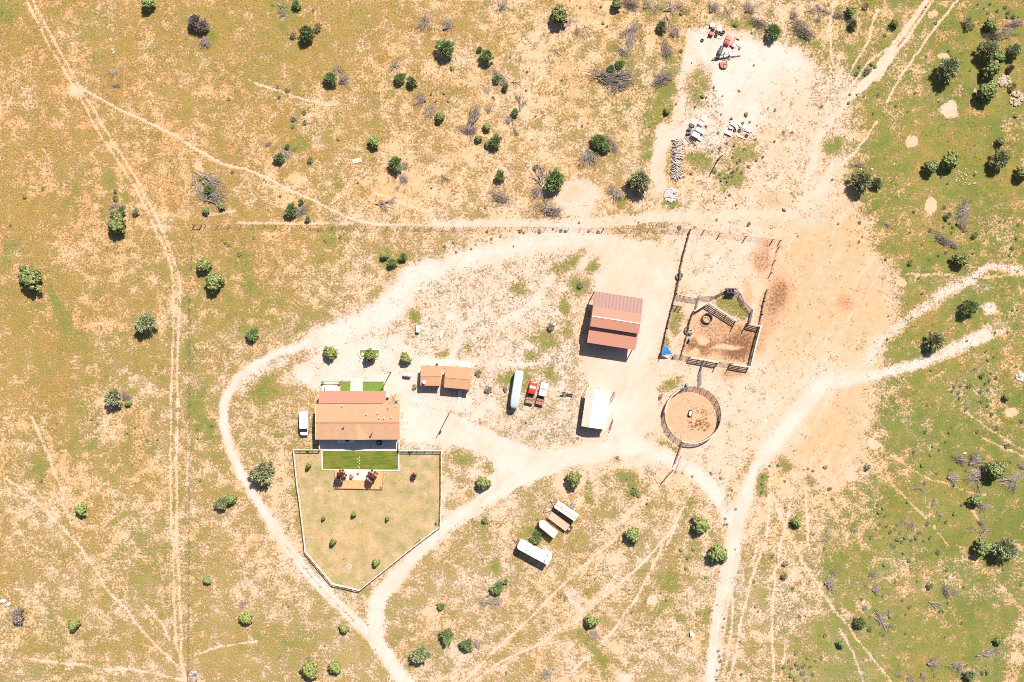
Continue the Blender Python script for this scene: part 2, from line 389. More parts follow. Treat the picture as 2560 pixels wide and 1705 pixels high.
trails([(1,1,[(0,900),(340,860)]),(1,1,[(380,990),(1000,1000),(1700,990)]),(1,1,[(1950,650),(2150,700),(2354,790)]),(2,1,[(0,800),(250,880),(330,1000)]),(1,0,[(500,920),(800,1020),(1100,1130),(1450,1210)]),
        (0,4,[(890,-30),(1100,280),(1250,530),(1450,730),(1650,980),(1850,1200),(2070,1400)]),(0,4,[(350,1310),(950,1370),(1250,1420),(1500,1410),(1900,1500),(2100,1540)]),
        (0,3,[(60,780),(300,960),(530,1170),(750,1400),(900,1580)]),(0,3,[(360,90),(500,420),(680,830),(730,1100),(820,1300)]),(0,4,[(1680,680),(1850,880),(1950,1080)]),(0,3,[(2170,300),(2175,560),(2160,860)]),
        (1,4,[(-100,1240),(200,1160),(600,1100)]),
        (2,4,[(600,1580),(1000,1190),(1400,820),(1700,500),(2250,20),(2400,-120)]),(2,4,[(720,1580),(1000,1360),(1550,1100),(1900,830),(2150,600),(2380,350)]),(2,4,[(1700,1590),(2120,1230),(2380,940)]),
        (2,4,[(1900,900),(2100,690),(2380,480)]),
        (3,3,[(0,1370),(250,1100),(400,960),(590,790)]),(3,4,[(0,480),(250,280),(500,0)]),(3,3,[(500,1568),(700,1330),(860,1000),(900,900)]),(3,4,[(0,960),(250,620),(400,330),(550,-20)]),
        (3,4,[(1920,-20),(1850,300),(1810,800),(1810,1100),(1840,1590)]),(3,4,[(1720,0),(1560,430),(1460,850),(1400,1250),(1290,1590)]),(3,4,[(1370,600),(1350,900),(1300,1250),(1250,1500)]),(3,4,[(2060,-20),(2200,230),(2380,500)]),
        (4,4,[(0,290),(100,410),(240,600),(400,800),(480,910)]),(4,4,[(130,540),(220,700),(290,900)]),(3,3,[(1770,620),(1790,950),(1760,1350),(1740,1568)]),(3,3,[(2110,570),(2040,950),(1960,1370),(1910,1580)]),
        (3,3,[(1800,950),(1900,1200),(1980,1400),(2060,1570)]),(3,3,[(2200,560),(2200,1000),(2230,1568)]),(3,4,[(1650,0),(1610,150)]),(3,4,[(1970,1150),(1920,1500)]),
        (3,3,[(600,1568),(740,1260)])],
       dict(cover=.04, pale=.72), 2.8)
stroke(sp(3,3,[(0,1370),(250,1100),(450,930)]), 12, dict(cover=.15,pale=.65), soft=.7, strength=.7)
stroke(sp(2,4,[(1500,1100),(1900,850),(2200,560),(2354,420)]), 9, dict(cover=.2,pale=.6), soft=.7, strength=.7)
trails([(4,3,[(600,420),(740,620),(830,850),(1000,1020),(1240,1250)]),(4,3,[(1320,1340),(1480,1568)]),(4,3,[(1640,0),(1900,190),(2150,350),(2380,500)]),(4,3,[(1700,240),(2000,380),(2354,540)]),
        (4,3,[(1220,780),(1480,860),(1700,950),(1900,990)]),(4,3,[(1700,1080),(1870,1310)]),(4,3,[(0,1000),(80,880)]),(4,3,[(870,540),(1180,760)]),(4,2,[(1250,1230),(1450,1130)]),(4,2,[(1000,10),(1500,20)]),(4,2,[(1850,60),(2354,10)]),
        (4,0,[(670,1400),(540,1568)])], dict(cover=.1, pale=.25), 2.6)
for pts in ([(480,0),(600,200),(700,420),(800,600)], ): stroke(sp(4,4,[(x*1.9,y) for x,y in pts]), 6, dict(cover=.25,pale=.2), soft=.8, strength=.6)
stroke(sp(4,4,[(1340,500),(1290,760),(1270,900)]), 16, dict(cover=.2,pale=.35), soft=.7, strength=.7)
# yard: mown dry grass inside the white fence
area([(736,1124),(1104,1126),(1101,1313),(1035,1364),(900,1473),(833,1458),(765,1377),(750,1250)], dict(cover=.8, green=.62, pale=.5, mown=1.0), soft=3, strength=.9, warp=.1)
for x, y in ((1190,1000),(1360,1150),(1620,1180),(200,1000)): tb(1,3,x,y,160,110,dict(green=.5,cover=.8),strength=.5)
tb(1,4,1620,200,170,110,dict(green=.55,cover=.85),strength=.7); tb(1,3,2070,1440,80,60,dict(green=.6,cover=.9),strength=.7); tb(2,3,130,800,40,80,dict(green=.7,cover=.95),strength=.8)
tb(1,3,870,1000,120,500,dict(cover=.15,pale=.6),strength=.6)
# --- green patches
for c, r, x, y, rx, ry, rot in ((2,2,50,520,50,110,10),(2,2,1560,760,160,110,0),(2,2,1820,650,70,90,0),(2,2,1250,190,100,80,0),(2,2,1780,380,60,120,0),(2,2,1960,160,110,120,0),(2,2,1400,970,90,60,0),(2,2,1350,1240,70,110,0),(2,2,1130,1200,140,70,-15),(2,2,1620,1140,70,90,0),(2,2,390,940,70,40,0),(2,2,660,860,35,60,0),
        (2,1,1850,1440,220,60,-38),(2,1,2100,1500,70,100,20),(2,1,1720,1520,80,60,0),(2,1,2150,230,170,110,0),(3,0,550,1080,130,180,-20),(3,0,450,1320,150,130,0),(3,0,660,830,80,160,0),(3,0,1450,250,150,60,10),(3,0,2200,480,120,70,20),(3,0,960,980,130,200,10),
        (3,1,380,130,90,200,0),(3,1,1480,160,170,120,0),(3,1,1330,460,160,160,0),(3,1,980,260,140,90,0),(3,1,640,790,90,50,0),(3,1,80,760,90,60,0),(4,1,200,120,150,100,0),(4,1,700,120,120,150,0),(4,1,1700,700,200,120,30),
        (3,2,1330,380,140,120,35),(3,2,1430,440,110,50,35),(3,2,740,470,70,90,0),(3,2,600,780,40,60,0),(3,2,650,1280,150,50,-20),(3,2,690,620,60,90,0),
        (3,3,230,900,130,140,0),(3,3,100,760,120,60,0),(3,3,620,420,110,40,20),(3,3,900,1080,60,60,0),(3,3,1950,640,120,100,0),(3,3,2250,820,70,60,0),(3,4,620,400,160,110,50),(3,4,740,820,50,120,-35),(3,3,1680,850,70,150,0),
        (2,3,600,560,160,100,20),(2,3,880,670,60,70,30),(2,3,2050,950,60,120,0),(2,3,1400,1430,100,80,0),(2,4,990,220,45,100,-10),(2,4,2200,1330,70,200,-35),(2,4,2000,1060,90,120,-35),(1,2,480,640,80,60,0),(1,2,500,150,120,80,40),(1,2,1050,660,50,40,0),(1,2,700,1340,130,160,50),
        (1,1,440,1430,130,120,0),(1,1,2150,1400,130,110,0),(1,1,1500,1150,150,110,30),(1,1,1530,480,60,110,0),(1,0,930,130,180,110,20),(1,0,80,400,70,130,0),(1,1,1080,100,100,100,0),(1,0,870,300,70,40,0),
        (0,2,640,320,40,160,-20),(0,2,760,600,100,160,-25),(0,1,1260,520,70,180,5),(0,1,1430,700,110,70,20),(0,0,60,150,120,140,0),(0,1,150,1260,90,70,0),(0,1,60,1430,60,120,0),(0,3,430,700,90,90,0),(0,2,2280,1450,120,150,0),(0,3,2280,120,100,140,0),(0,2,2200,900,90,150,0),(1,3,60,250,80,110,0),(1,3,830,300,70,40,0),
        (4,2,1280,1290,180,90,20),(4,2,900,870,120,120,20),(4,2,1700,240,200,70,-15),(4,3,1650,370,220,110,25),(4,3,1400,200,70,200,-25),(4,3,1950,660,90,60,0),(4,4,0,0,1,1,0)):
    tb(c, r, x, y, rx, ry, GRN, rot, strength=.78, soft=.8)
for i in range(26):      # olive streak running down the far left
    t = i / 25; x = 40 + 560*t + 40*math.sin(i); y = 150 + 1150*t
    tb(0,2,x,y,90,70,dict(cover=.95,green=.42),strength=.5)
for c, r, x, y, rx, ry in ((4,4,170,180,160,100),(4,4,90,100,100,60),(4,4,420,540,120,70),(4,4,850,340,90,60),(4,4,1050,620,120,150)):
    sx, sy = px(c, r, x, y, 2.627); blob(sx, sy, rx/2.627, ry/2.627, GRN, strength=.55, soft=.8)
# --- bare round spots and clearings
for c, r, x, y, rx, ry, pl in ((4,0,1500,1260,100,105,.55),(4,1,1070,60,75,85,.6),(4,2,935,110,60,60,.35),(3,4,450,612,62,55,.7),(3,4,140,1510,80,60,.9),(4,3,630,400,60,50,.6),(4,3,340,750,60,60,.6),(4,1,1280,790,70,100,.5),(4,0,1430,650,60,25,.5),(4,0,1780,1040,25,40,.5),(4,3,195,1080,30,30,.3),(4,3,2200,50,70,50,.4),
                               (4,0,1300,160,60,40,.3),(2,2,1370,820,60,50,.9),(0,1,2300,370,60,80,.3)):
    tb(c, r, x, y, rx, ry, dict(cover=.02, pale=pl, pink=.1), strength=.95, soft=.22)
tb(2,1,1950,700,260,200,dict(cover=.03,pale=.82,pink=.1),strength=.95,soft=.35); tb(2,1,1850,640,130,90,dict(pink=.6,pale=.55),strength=.8)
stroke(sp(2,1,[(1950,850),(2000,1000)]), 30, dict(cover=.1,pale=.85), strength=.8)
stroke(sp(3,1,[(560,0),(520,200),(500,400),(530,560)]), 17, dict(cover=.03,pale=.8,pink=.2), soft=.3)
stroke(sp(3,0,[(550,1500),(750,1520)])+sp(3,1,[(600,40)]), 18, dict(cover=.04,pale=.82,pink=.15), soft=.4)
tb(2,4,1880,600,60,150,dict(cover=.15,pale=.9),rot=-30,strength=.7)
# wheel ruts and worn crowns along the drives
for off in (-5.5, 5.5):
    stroke([(x+off, y+off*.3) for x, y in ((478,1060),(505,1120),(540,1180),(590,1260),(640,1330),(705,1400),(790,1480),(860,1550),(930,1600))], 1.2, dict(pale=.8), soft=.9, strength=.7)
    stroke([(x+off, y) for x, y in ((1845,1290),(1822,1380),(1805,1480),(1790,1600),(1780,1700))], 1.3, dict(pale=.78, cover=.1), soft=.9, strength=.8)
for pts in ([(1060,1010),(1150,1060),(1230,1130),(1250,1200),(1180,1270)],[(1120,1080),(1230,1120),(1400,1140),(1500,1110)],[(1090,1100),(1180,1110),(1240,1150),(1245,1230)],[(1180,620),(1300,590),(1450,590),(1530,650),(1560,800),(1570,950),(1500,1100)]):
    for off in (0, 9): stroke([(x, y+off) for x, y in pts], 1.4, dict(pale=.68), soft=.9, strength=.5, warp=2)
stroke(sp(2,2,[(450,500),(600,620),(560,800),(480,960)]), 8, dict(cover=.05,pale=.97), soft=.9, strength=.8)
stroke(sp(2,2,[(1650,50),(1450,300),(1250,480),(1050,560)]), 9, dict(cover=.08,pale=.95), soft=.9, strength=.8)
stroke(sp(2,2,[(100,1010),(700,1020),(1300,1060),(1600,1000)]), 7, dict(cover=.06,pale=.95), soft=.9, strength=.7)
# --- trampled manure-brown soil
for c, r, x, y, rx, ry, b in sorted(((3,2,1880,250,150,230,.75),(3,2,1790,520,100,220,.5),(3,2,1700,520,70,260,.5),(3,2,1690,780,80,180,.45),(3,2,960,840,170,100,.85),(3,2,1420,880,190,140,.9),(3,2,1500,700,140,140,.7),(3,2,1150,650,220,100,.45),(3,2,1380,1150,180,70,.6),(3,1,1830,720,150,110,.4),(3,1,1700,1430,140,140,.65),
                             (3,1,1760,1250,80,90,.55),(4,2,290,350,100,90,.55),(3,2,1220,760,360,280,.58),(3,2,930,560,120,120,.35),(3,2,1540,250,60,150,.45)), key=lambda q: q[6]):
    tb(c, r, x, y, rx, ry, dict(brown=b, cover=.08, pale=.5), strength=.9, soft=.6)
for c, r, x, y, rx, ry in ((3,2,990,770,70,50),(3,2,1280,850,160,22),(3,2,920,900,60,40)):
    tb(c, r, x, y, rx, ry, dict(brown=0, pale=.6, cover=.05), strength=.8)
tb(3,2,1330,370,150,110,dict(cover=.8,green=.8,brown=.1),rot=35,strength=.95); tb(3,2,1440,440,100,60,dict(cover=.8,green=.8,brown=.1),rot=35,strength=.95)
rc = px(3,3,900,60)
blob(rc[0], rc[1], 66, 66, dict(cover=.1,pale=.5,pink=.8,brown=.33), soft=.06, warp=.1, strength=.75)
for k in range(120):
    a = R.uniform(0,6.28); q = R.uniform(0,1)**.6
    blob(1741+q*30*math.cos(a)+4, 1058+q*34*math.sin(a)-8, R.uniform(1,2.8), R.uniform(1,2.4), dict(brown=1.0), strength=.9, warp=.4)
# circling tyre marks on the pale yard
for rr in (28, 37, 50):
    stroke([(1590+rr*math.cos(a/10), 655+rr*.9*math.sin(a/10)) for a in range(-34, 8, 2)], 1.0, dict(brown=.12), soft=.8, strength=.5, warp=.3)
for k in range(9):
    x = 2050 - k*9; stroke([(x, 640+k*13),(x-40, 800+k*6),(x-90, 960)], 1.6, dict(brown=.16), soft=.9, strength=.35)

for k in LAY: LAY[k][...] = np.clip(LAY[k], 0, 1)
ny, nx = GX.shape
gm = bpy.data.meshes.new('ground')
gm.vertices.add(nx*ny); co = np.zeros((ny*nx, 3), np.float32); co[:,0] = GX.ravel(); co[:,1] = GY.ravel()
gm.vertices.foreach_set('co', co.ravel())
ii = np.arange(nx*ny).reshape(ny, nx); quads = np.stack([ii[:-1,:-1], ii[:-1,1:], ii[1:,1:], ii[1:,:-1]], -1).reshape(-1, 4)
gm.loops.add(quads.size); gm.polygons.add(len(quads)); gm.loops.foreach_set('vertex_index', quads.ravel().astype(np.int32))
gm.polygons.foreach_set('loop_start', (np.arange(len(quads))*4).astype(np.int32))
gm.update()
for nm, chans in (('soil_a', ('cover','green','pale')), ('soil_b', ('brown','pink','mown'))):
    at = gm.attributes.new(nm, 'FLOAT_COLOR', 'POINT'); d = np.ones((ny*nx, 4), np.float32)
    for i, ch in enumerate(chans): d[:, i] = LAY[ch].ravel()
    at.data.foreach_set('color', d.ravel())
ground = bpy.data.objects.new('ground', gm); COL.objects.link(ground); tag(ground, 'sandy rangeland with patchy dry grass, worn dirt tracks and pale gravel drives', None, None, 'structure')

m, n, l, p = new_mat('rangeland')
geo = n.new('ShaderNodeNewGeometry'); P_ = geo.outputs['Position']
a1 = n.new('ShaderNodeAttribute'); a1.attribute_name = 'soil_a'; a2 = n.new('ShaderNodeAttribute'); a2.attribute_name = 'soil_b'
s1 = n.new('ShaderNodeSeparateColor'); l.new(a1.outputs['Color'], s1.inputs[0]); s2 = n.new('ShaderNodeSeparateColor'); l.new(a2.outputs['Color'], s2.inputs[0])
cv, gr, pl = s1.outputs[0], s1.outputs[1], s1.outputs[2]; br, pk, mw = s2.outputs[0], s2.outputs[1], s2.outputs[2]
nf = noise_(n, l, P_, 1.7, 3, .7)           # tufts, about 0.6 m
nm_ = noise_(n, l, P_, 0.36, 3, .6)
nb = noise_(n, l, P_, 0.11, 4, .6)
ng = noise_(n, l, P_, 4.2, 3, .75)
ns = noise_(n, l, P_, 0.045, 4, .6)
# plant cover
t1 = math_(n, l, 'MULTIPLY_ADD', nf, 2.0, -1.0)
t2 = math_(n, l, 'MULTIPLY_ADD', nm_, 1.7, -0.85)
t3 = math_(n, l, 'MULTIPLY_ADD', ng, 1.5, -0.75)
tt = math_(n, l, 'ADD', math_(n, l, 'ADD', t1, t2), t3)
veg = sstep(n, l, math_(n, l, 'ADD', tt, math_(n, l, 'SUBTRACT', cv, 0.54)), -0.2, 0.28)
cvn = math_(n, l, 'ADD', cv, math_(n, l, 'MULTIPLY_ADD', nf, .5, -.27))
keep = math_(n, l, 'MULTIPLY', sstep(n, l, cvn, 0.0, 0.16), sstep(n, l, cv, 0.0, .06))
tt = math_(n, l, 'MULTIPLY', tt, math_(n, l, 'MULTIPLY_ADD', mw, -.45, 1.0))
veg = math_(n, l, 'MULTIPLY', veg, keep)
mix1 = n.new('ShaderNodeMix'); l.new(math_(n, l, 'MULTIPLY', mw, .8), mix1.inputs[0]); l.new(veg, mix1.inputs[2]); l.new(math_(n, l, 'MULTIPLY_ADD', math_(n, l, 'ADD', nm_, nb), 1.3, -.75, clamp=True), mix1.inputs[3]); veg = mix1.outputs[0]
# bare soil: orange sand to white gravel, darker crumbs
plv = math_(n, l, 'ADD', pl, math_(n, l, 'MULTIPLY_ADD', nb, 0.8, -0.42), clamp=True)
ramp = n.new('ShaderNodeValToRGB'); cr = ramp.color_ramp
cols = [(0.0, (0.42,0.215,0.085)), (0.3, (0.445,0.275,0.14)), (0.6, (0.455,0.302,0.212)), (0.85, (0.455,0.335,0.275)), (1.0, (0.455,0.375,0.335))]
while len(cr.elements) < len(cols): cr.elements.new(.5)
for e, (q, c) in zip(cr.elements, cols): e.position = q; e.color = (*c, 1)
l.new(plv, ramp.inputs[0])
soil = mixc(n, l, math_(n, l, 'MULTIPLY', pk, 0.75), ramp.outputs[0], (0.43,0.225,0.12))
rt_mp = n.new('ShaderNodeMapping'); l.new(P_, rt_mp.inputs[0]); rt_mp.inputs['Rotation'].default_value = (0,0,math.radians(32))
st_mp = n.new('ShaderNodeMapping'); l.new(rt_mp.outputs[0], st_mp.inputs[0]); st_mp.inputs['Scale'].default_value = (.55, .08, 1)
stk = noise_(n, l, st_mp.outputs[0], 1.0, 5, .68, .6)
soil = mixc(n, l, math_(n, l, 'MULTIPLY', sstep(n, l, stk, .5, .72), .5), soil, (0.47,0.385,0.305))
soil = mixc(n, l, math_(n, l, 'MULTIPLY', sstep(n, l, stk, .46, .3), .4), soil, (0.40,0.235,0.135))
soil = mixc(n, l, math_(n, l, 'MULTIPLY', sstep(n, l, ng, .3, .62), .22), soil, (0.24,0.155,0.09))
soil = mixc(n, l, math_(n, l, 'MULTIPLY', sstep(n, l, noise_(n, l, P_, .8, 5, .7), .42, .62), .16), soil, (0.47,0.40,0.33))
brf = math_(n, l, 'MULTIPLY', sstep(n, l, math_(n, l, 'ADD', br, math_(n, l, 'MULTIPLY_ADD', ng, .9, -.45)), .08, 1.05), 1.0)
brf2 = sstep(n, l, math_(n, l, 'ADD', br, math_(n, l, 'MULTIPLY_ADD', math_(n,l,'ADD',nf,ng), 1.7, -1.7)), .3, .95)
brk = math_(n, l, 'MULTIPLY', brf2, math_(n, l, 'MULTIPLY', br, 1.5, clamp=True))
soil = mixc(n, l, math_(n, l, 'MULTIPLY', br, .8), soil, (0.33,0.15,0.06))
soil = mixc(n, l, math_(n, l, 'MULTIPLY', brk, .9), soil, (0.095,0.048,0.024))
# plants: dry straw-olive to fresh green
gv = math_(n, l, 'ADD', gr, math_(n, l, 'MULTIPLY_ADD', nm_, 1.1, -0.55), clamp=True)
gv = math_(n, l, 'ADD', gv, math_(n, l, 'MULTIPLY_ADD', ns, .8, -0.47), clamp=True)
rv = n.new('ShaderNodeValToRGB'); cr = rv.color_ramp
cols = [(0.0, (0.27,0.17,0.042)), (0.35, (0.205,0.155,0.032)), (0.65, (0.125,0.145,0.02)), (1.0, (0.062,0.115,0.01))]
while len(cr.elements) < len(cols): cr.elements.new(.5)
for e, (q, c) in zip(cr.elements, cols): e.position = q; e.color = (*c, 1)
l.new(gv, rv.inputs[0])
vc = mixc(n, l, math_(n, l, 'MULTIPLY', sstep(n, l, noise_(n, l, P_, 3.2, 2, .7), .45, .6), math_(n, l, 'MULTIPLY_ADD', mw, -.55, .75)), rv.outputs[0], (0.085,0.07,0.02))  # dark specks painted into the plant colour as shade among the tufts
vc = mixc(n, l, math_(n, l, 'MULTIPLY', sstep(n, l, pl, .3, 1.0), .5), vc, (0.30,0.235,0.10))
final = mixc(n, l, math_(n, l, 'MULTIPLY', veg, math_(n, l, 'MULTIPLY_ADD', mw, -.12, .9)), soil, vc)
# scattered small white stones
wv = n.new('ShaderNodeTexVoronoi'); wv.inputs['Scale'].default_value = 1.1; l.new(P_, wv.inputs['Vector'])
st = math_(n, l, 'LESS_THAN', wv.outputs['Distance'], 0.09)
st = math_(n, l, 'MULTIPLY', st, math_(n, l, 'GREATER_THAN', noise_(n, l, P_, .3, 2), .58))
final = mixc(n, l, math_(n, l, 'MULTIPLY', st, .8), final, (0.5,0.48,0.43))
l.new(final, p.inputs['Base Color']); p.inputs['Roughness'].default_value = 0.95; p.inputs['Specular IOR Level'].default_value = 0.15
bp = n.new('ShaderNodeBump'); bp.inputs['Strength'].default_value = 0.9; bp.inputs['Distance'].default_value = 0.12
hh = math_(n, l, 'MULTIPLY', math_(n, l, 'ADD', math_(n, l, 'MULTIPLY', ng, .5), nf), math_(n, l, 'ADD', math_(n, l, 'MULTIPLY', veg, .9), .12))
l.new(hh, bp.inputs['Height']); l.new(bp.outputs[0], p.inputs['Normal'])
gm.materials.append(m)
# ------------------------------------------------------------------ materials
M_shingle = None
def shingle(name, c1, c2, ang=0.0):
    m, n, l, p = new_mat(name); tc = n.new('ShaderNodeTexCoord')
    mp = n.new('ShaderNodeMapping'); l.new(tc.outputs['Object'], mp.inputs[0]); mp.inputs['Scale'].default_value = (1.2, 3.2, 1)
    b = noise_(n, l, mp.outputs[0], 4, 3, .7); g = noise_(n, l, tc.outputs['Object'], 0.5, 3)
    c = mixc(n, l, sstep(n, l, b, .38, .62), c1, tuple(x*.85 for x in c2))
    c = mixc(n, l, math_(n, l, 'MULTIPLY', sstep(n, l, g, .4, .65), .4), c, tuple(x*0.7 for x in c1))
    w = n.new('ShaderNodeTexWave'); w.bands_direction = 'Y'; w.inputs['Scale'].default_value = 1.1; l.new(tc.outputs['Object'], w.inputs[0])
    c = mixc(n, l, math_(n, l, 'MULTIPLY', sstep(n, l, w.outputs['Fac'], .8, 1), .18), c, tuple(x*0.5 for x in c1))
    l.new(c, p.inputs['Base Color']); p.inputs['Roughness'].default_value = .9
    _M[name] = m; return m
def ribbed(name, col, axis='X', scale=1.6, rough=.45, amt=.22, dark=0.62):
    m, n, l, p = new_mat(name); tc = n.new('ShaderNodeTexCoord')
    w = n.new('ShaderNodeTexWave'); w.bands_direction = axis; w.inputs['Scale'].default_value = scale; l.new(tc.outputs['Object'], w.inputs[0])
    g = noise_(n, l, tc.outputs['Object'], .7, 5, .7)
    c = mixc(n, l, math_(n, l, 'MULTIPLY', sstep(n, l, w.outputs['Fac'], .78, .98), amt), col, tuple(x*dark*.6 for x in col))
    c = mixc(n, l, math_(n, l, 'MULTIPLY', sstep(n, l, g, .4, .7), .25), c, tuple(x*dark for x in col))
    l.new(c, p.inputs['Base Color']); p.inputs['Roughness'].default_value = rough
    bp = n.new('ShaderNodeBump'); bp.inputs['Strength'].default_value = .2; bp.inputs['Distance'].default_value = .02
    l.new(w.outputs['Fac'], bp.inputs['Height']); l.new(bp.outputs[0], p.inputs['Normal'])
    _M[name] = m; return m
m_shin = shingle('house_shingles', (0.42,0.24,0.14), (0.35,0.19,0.10))
m_shin2 = shingle('shed_shingles', (0.40,0.22,0.12), (0.36,0.19,0.10))
m_redroof = ribbed('red_porch_metal', (0.33,0.145,0.095), 'X', .5, rough=.8, amt=.12, dark=.85)
m_barnred = ribbed('barn_red_metal', (0.35,0.15,0.10), 'X', .5, rough=.8, amt=.15, dark=.85)
m_barnpink = ribbed('barn_faded_metal', (0.235,0.13,0.11), 'X', .36, rough=.8, amt=.6, dark=.8)
m_cream = ribbed('cream_metal', (0.47,0.39,0.315), 'Y', .45, amt=.0)
m_white_roof = ribbed('white_metal_roof', (0.62,0.55,0.46), 'Y', .5, amt=.0)
m_wall = paint('tan_wall', (0.42,0.34,0.26)); m_wall_red = paint('barn_wall', (0.30,0.12,0.08))
m_white = paint('white_paint', (0.72,0.70,0.67), .5, var=.1); m_trim = paint('pale_trim', (0.62,0.56,0.50), var=.12)
m_glass = paint('dark_glass', (0.02,0.025,0.03), .08, var=.1); m_metal = paint('grey_metal', (0.35,0.35,0.36), .45, .6)
m_dark = paint('black_metal', (0.03,0.03,0.03), .5); m_tyre = paint('tyre_rubber', (0.03,0.028,0.026), .9)
m_wood = paint('weathered_wood', (0.30,0.20,0.14), .9, var=.5, scale=4); m_greywood = paint('grey_wood', (0.33,0.27,0.23), .9, var=.5, scale=5)
m_paleboard = paint('bleached_board', (0.46,0.36,0.27), .85, var=.3, scale=3); m_rust = paint('rusty_pipe', (0.17,0.08,0.05), .8, var=.4, scale=5)
m_conc = paint('concrete', (0.46,0.39,0.35), .9, var=.14, scale=1.5); m_pinkconc = paint('pink_concrete', (0.47,0.37,0.31), .9, var=.1, scale=1.2)
m_stone = paint('pale_stone', (0.52,0.46,0.40), .9, var=.35, scale=6, bump=.05)
m_brownmetal = paint('brown_deck', (0.27,0.145,0.095), .7, var=.3, scale=2.5)
m_red = paint('red_paint', (0.50,0.025,0.018), .35, var=.25, scale=2); m_blue = paint('blue_tarp', (0.035,0.22,0.55), .5, var=.3, scale=2)
m_bluedrum = paint('blue_drum', (0.06,0.25,0.42), .5); m_oxide = paint('red_oxide', (0.36,0.12,0.09), .7, var=.5, scale=4)
m_water = paint('green_water', (0.085,0.09,0.03), .12, var=.3, scale=3)

def wheel(parent, x, y, r=.38, w=.26, m_r=None):
    t = MB(); s_ = 1 if y > 0 else -1
    t.tube([(x, y - w/2, r), (x, y + w/2, r)], r, 18); o = t.build('wheel', m_tyre, parent, True)
    q = MB(); q.tube([(x, y + s_*w*.5, r), (x, y + s_*(w*.5+.02), r)], r*.6, 14); q.build('rim', m_r or m_metal, o)
    return o

# ------------------------------------------------------------------ main house
hx0, hx1, hy0, hy1, ry, EZ, RZ = -48.25, -27.55, -24.25, -15.42, -19.95, 3.4, 3.85
house = thing('house', 'long single-storey house with orange-tan shingle roof and red metal porch roof', 'house', (-38, -19.8, 0))
w = MB(); w.box(hx0+.5, hx1-.4, hy0+.6, hy1-.3, 0, EZ-.12)
w.add([(hx0+.5,hy0+.6,EZ-.12),(hx0+.5,hy1-.3,EZ-.12),(hx0+.5,ry,RZ-.22)], [(0,1,2)]).add([(hx1-.4,hy0+.6,EZ-.12),(hx1-.4,hy1-.3,EZ-.12),(hx1-.4,ry,RZ-.22)], [(0,1,2)])
w.build('wall', m_wall, house, world=True)
rf = MB(); cxg = (1*512+1755/K-1280)*.1*.984
rf.sheet([(hx0,hy1,EZ),(hx1,hy1,EZ),(hx1,ry,RZ),(hx0,ry,RZ)], .12)
# south slope with a shallow cross gable raised over the middle of the patio
ez2 = EZ-.05
s0 = (hx0,ry,RZ); s1 = (hx1,ry,RZ)
rf.sheet([(hx0,hy0,EZ),(cxg-3.0,hy0,EZ),(cxg,ry,RZ),(hx0,ry,RZ)], .12)
rf.sheet([(cxg+3.0,hy0,EZ),(hx1,hy0,EZ),(hx1,ry,RZ),(cxg,ry,RZ)], .12)
rf.sheet([(cxg-3.0,hy0,EZ),(cxg,hy0,EZ+.52),(cxg,ry,RZ)], .1); rf.sheet([(cxg,hy0,EZ+.52),(cxg+3.0,hy0,EZ),(cxg,ry,RZ)], .1)
roof = rf.build('roof', m_shin, house, world=True)
c = MB(); c.beam((hx0,ry,RZ+.03),(hx1,ry,RZ+.03),.32,.08); c.build('ridge_cap', paint('ridge_shingle', (0.30,0.145,0.07), .9), roof, world=True)
for x in (hx0-.02, hx1+.02):
    c = MB(); c.beam((x,hy0,EZ-.02),(x,ry,RZ-.03),.06,.2); c.beam((x,ry,RZ-.03),(x,hy1,EZ-.02),.06,.2)
    c.build('fascia', m_trim, roof, world=True)
pr = MB(); pr.sheet([(-47.6,hy1+.1,3.2),(-31.06,hy1+.1,3.2),(-31.06,-12.35,2.85),(-47.6,-12.35,2.85)], .08)
proof = pr.build('porch_roof', m_redroof, house, world=True)
for x in np.linspace(-47.3,-31.4,6):
    q = MB(); q.box(x-.08,x+.08,-12.6,-12.45,0.06,2.8); q.build('porch_post', m_trim, house, world=True)
for i, (x, y) in enumerate(((1600,195),(1925,265))):
    q = T(1,3,x,y,4.3); b = MB(); b.tube([(q.x,q.y,3.5),(q.x,q.y,4.6 + .35*i)], .13, 10); b.disc((q.x,q.y),.22,4.6+.35*i,4.7+.35*i,12); b.build('stove_pipe', m_metal, house, world=True)
for x, y in ((1860,55),(1990,40),(2005,97),(2060,100),(2145,93)):
    q = T(1,3,x,y,4.1); b = MB(); b.tube([(q.x,q.y,3.6),(q.x,q.y,4.2)], .09, 8); b.disc((q.x,q.y),.15,4.2,4.28,10); b.build('roof_vent', m_white, house, world=True)
for x, y in ((2105,1560),(1580,1530),(2195,1530)):
    q = T(1,2,x,y,3.9); b = MB(); b.tube([(q.x,q.y,3.4),(q.x,q.y,4.1)], .09, 8); b.build('roof_vent', m_dark if x == 2105 else m_white, house, world=True)
for x in (-45.5,-36.5,-32.5):
    b = MB(); b.box(x-.8,x+.8,hy0+.54,hy0+.58,1.2,2.4); wdw = b.build('window', m_glass, house, world=True)
    f = MB(); 
    for a_, b_ in (((x-.85,1.15),(x+.85,1.15)),((x-.85,2.45),(x+.85,2.45)),((x-.85,1.1),(x-.85,2.5)),((x+.85,1.1),(x+.85,2.5))):
        f.beam((a_[0],hy0+.53,a_[1]),(b_[0],hy0+.53,b_[1]),.07,.08)
    f.build('frame', m_trim, wdw, world=True)
for x in (-41.6,):
    b = MB(); b.box(x-.48,x+.48,hy0+.53,hy0+.58,.35,2.4); dr = b.build('door', paint('door_brown', (0.12,0.07,0.05)), house, world=True)
    q = MB(); q.tube([(x+.38,hy0+.5,1.3),(x+.38,hy0+.46,1.3)], .04, 8); q.build('handle', m_metal, dr, world=True)
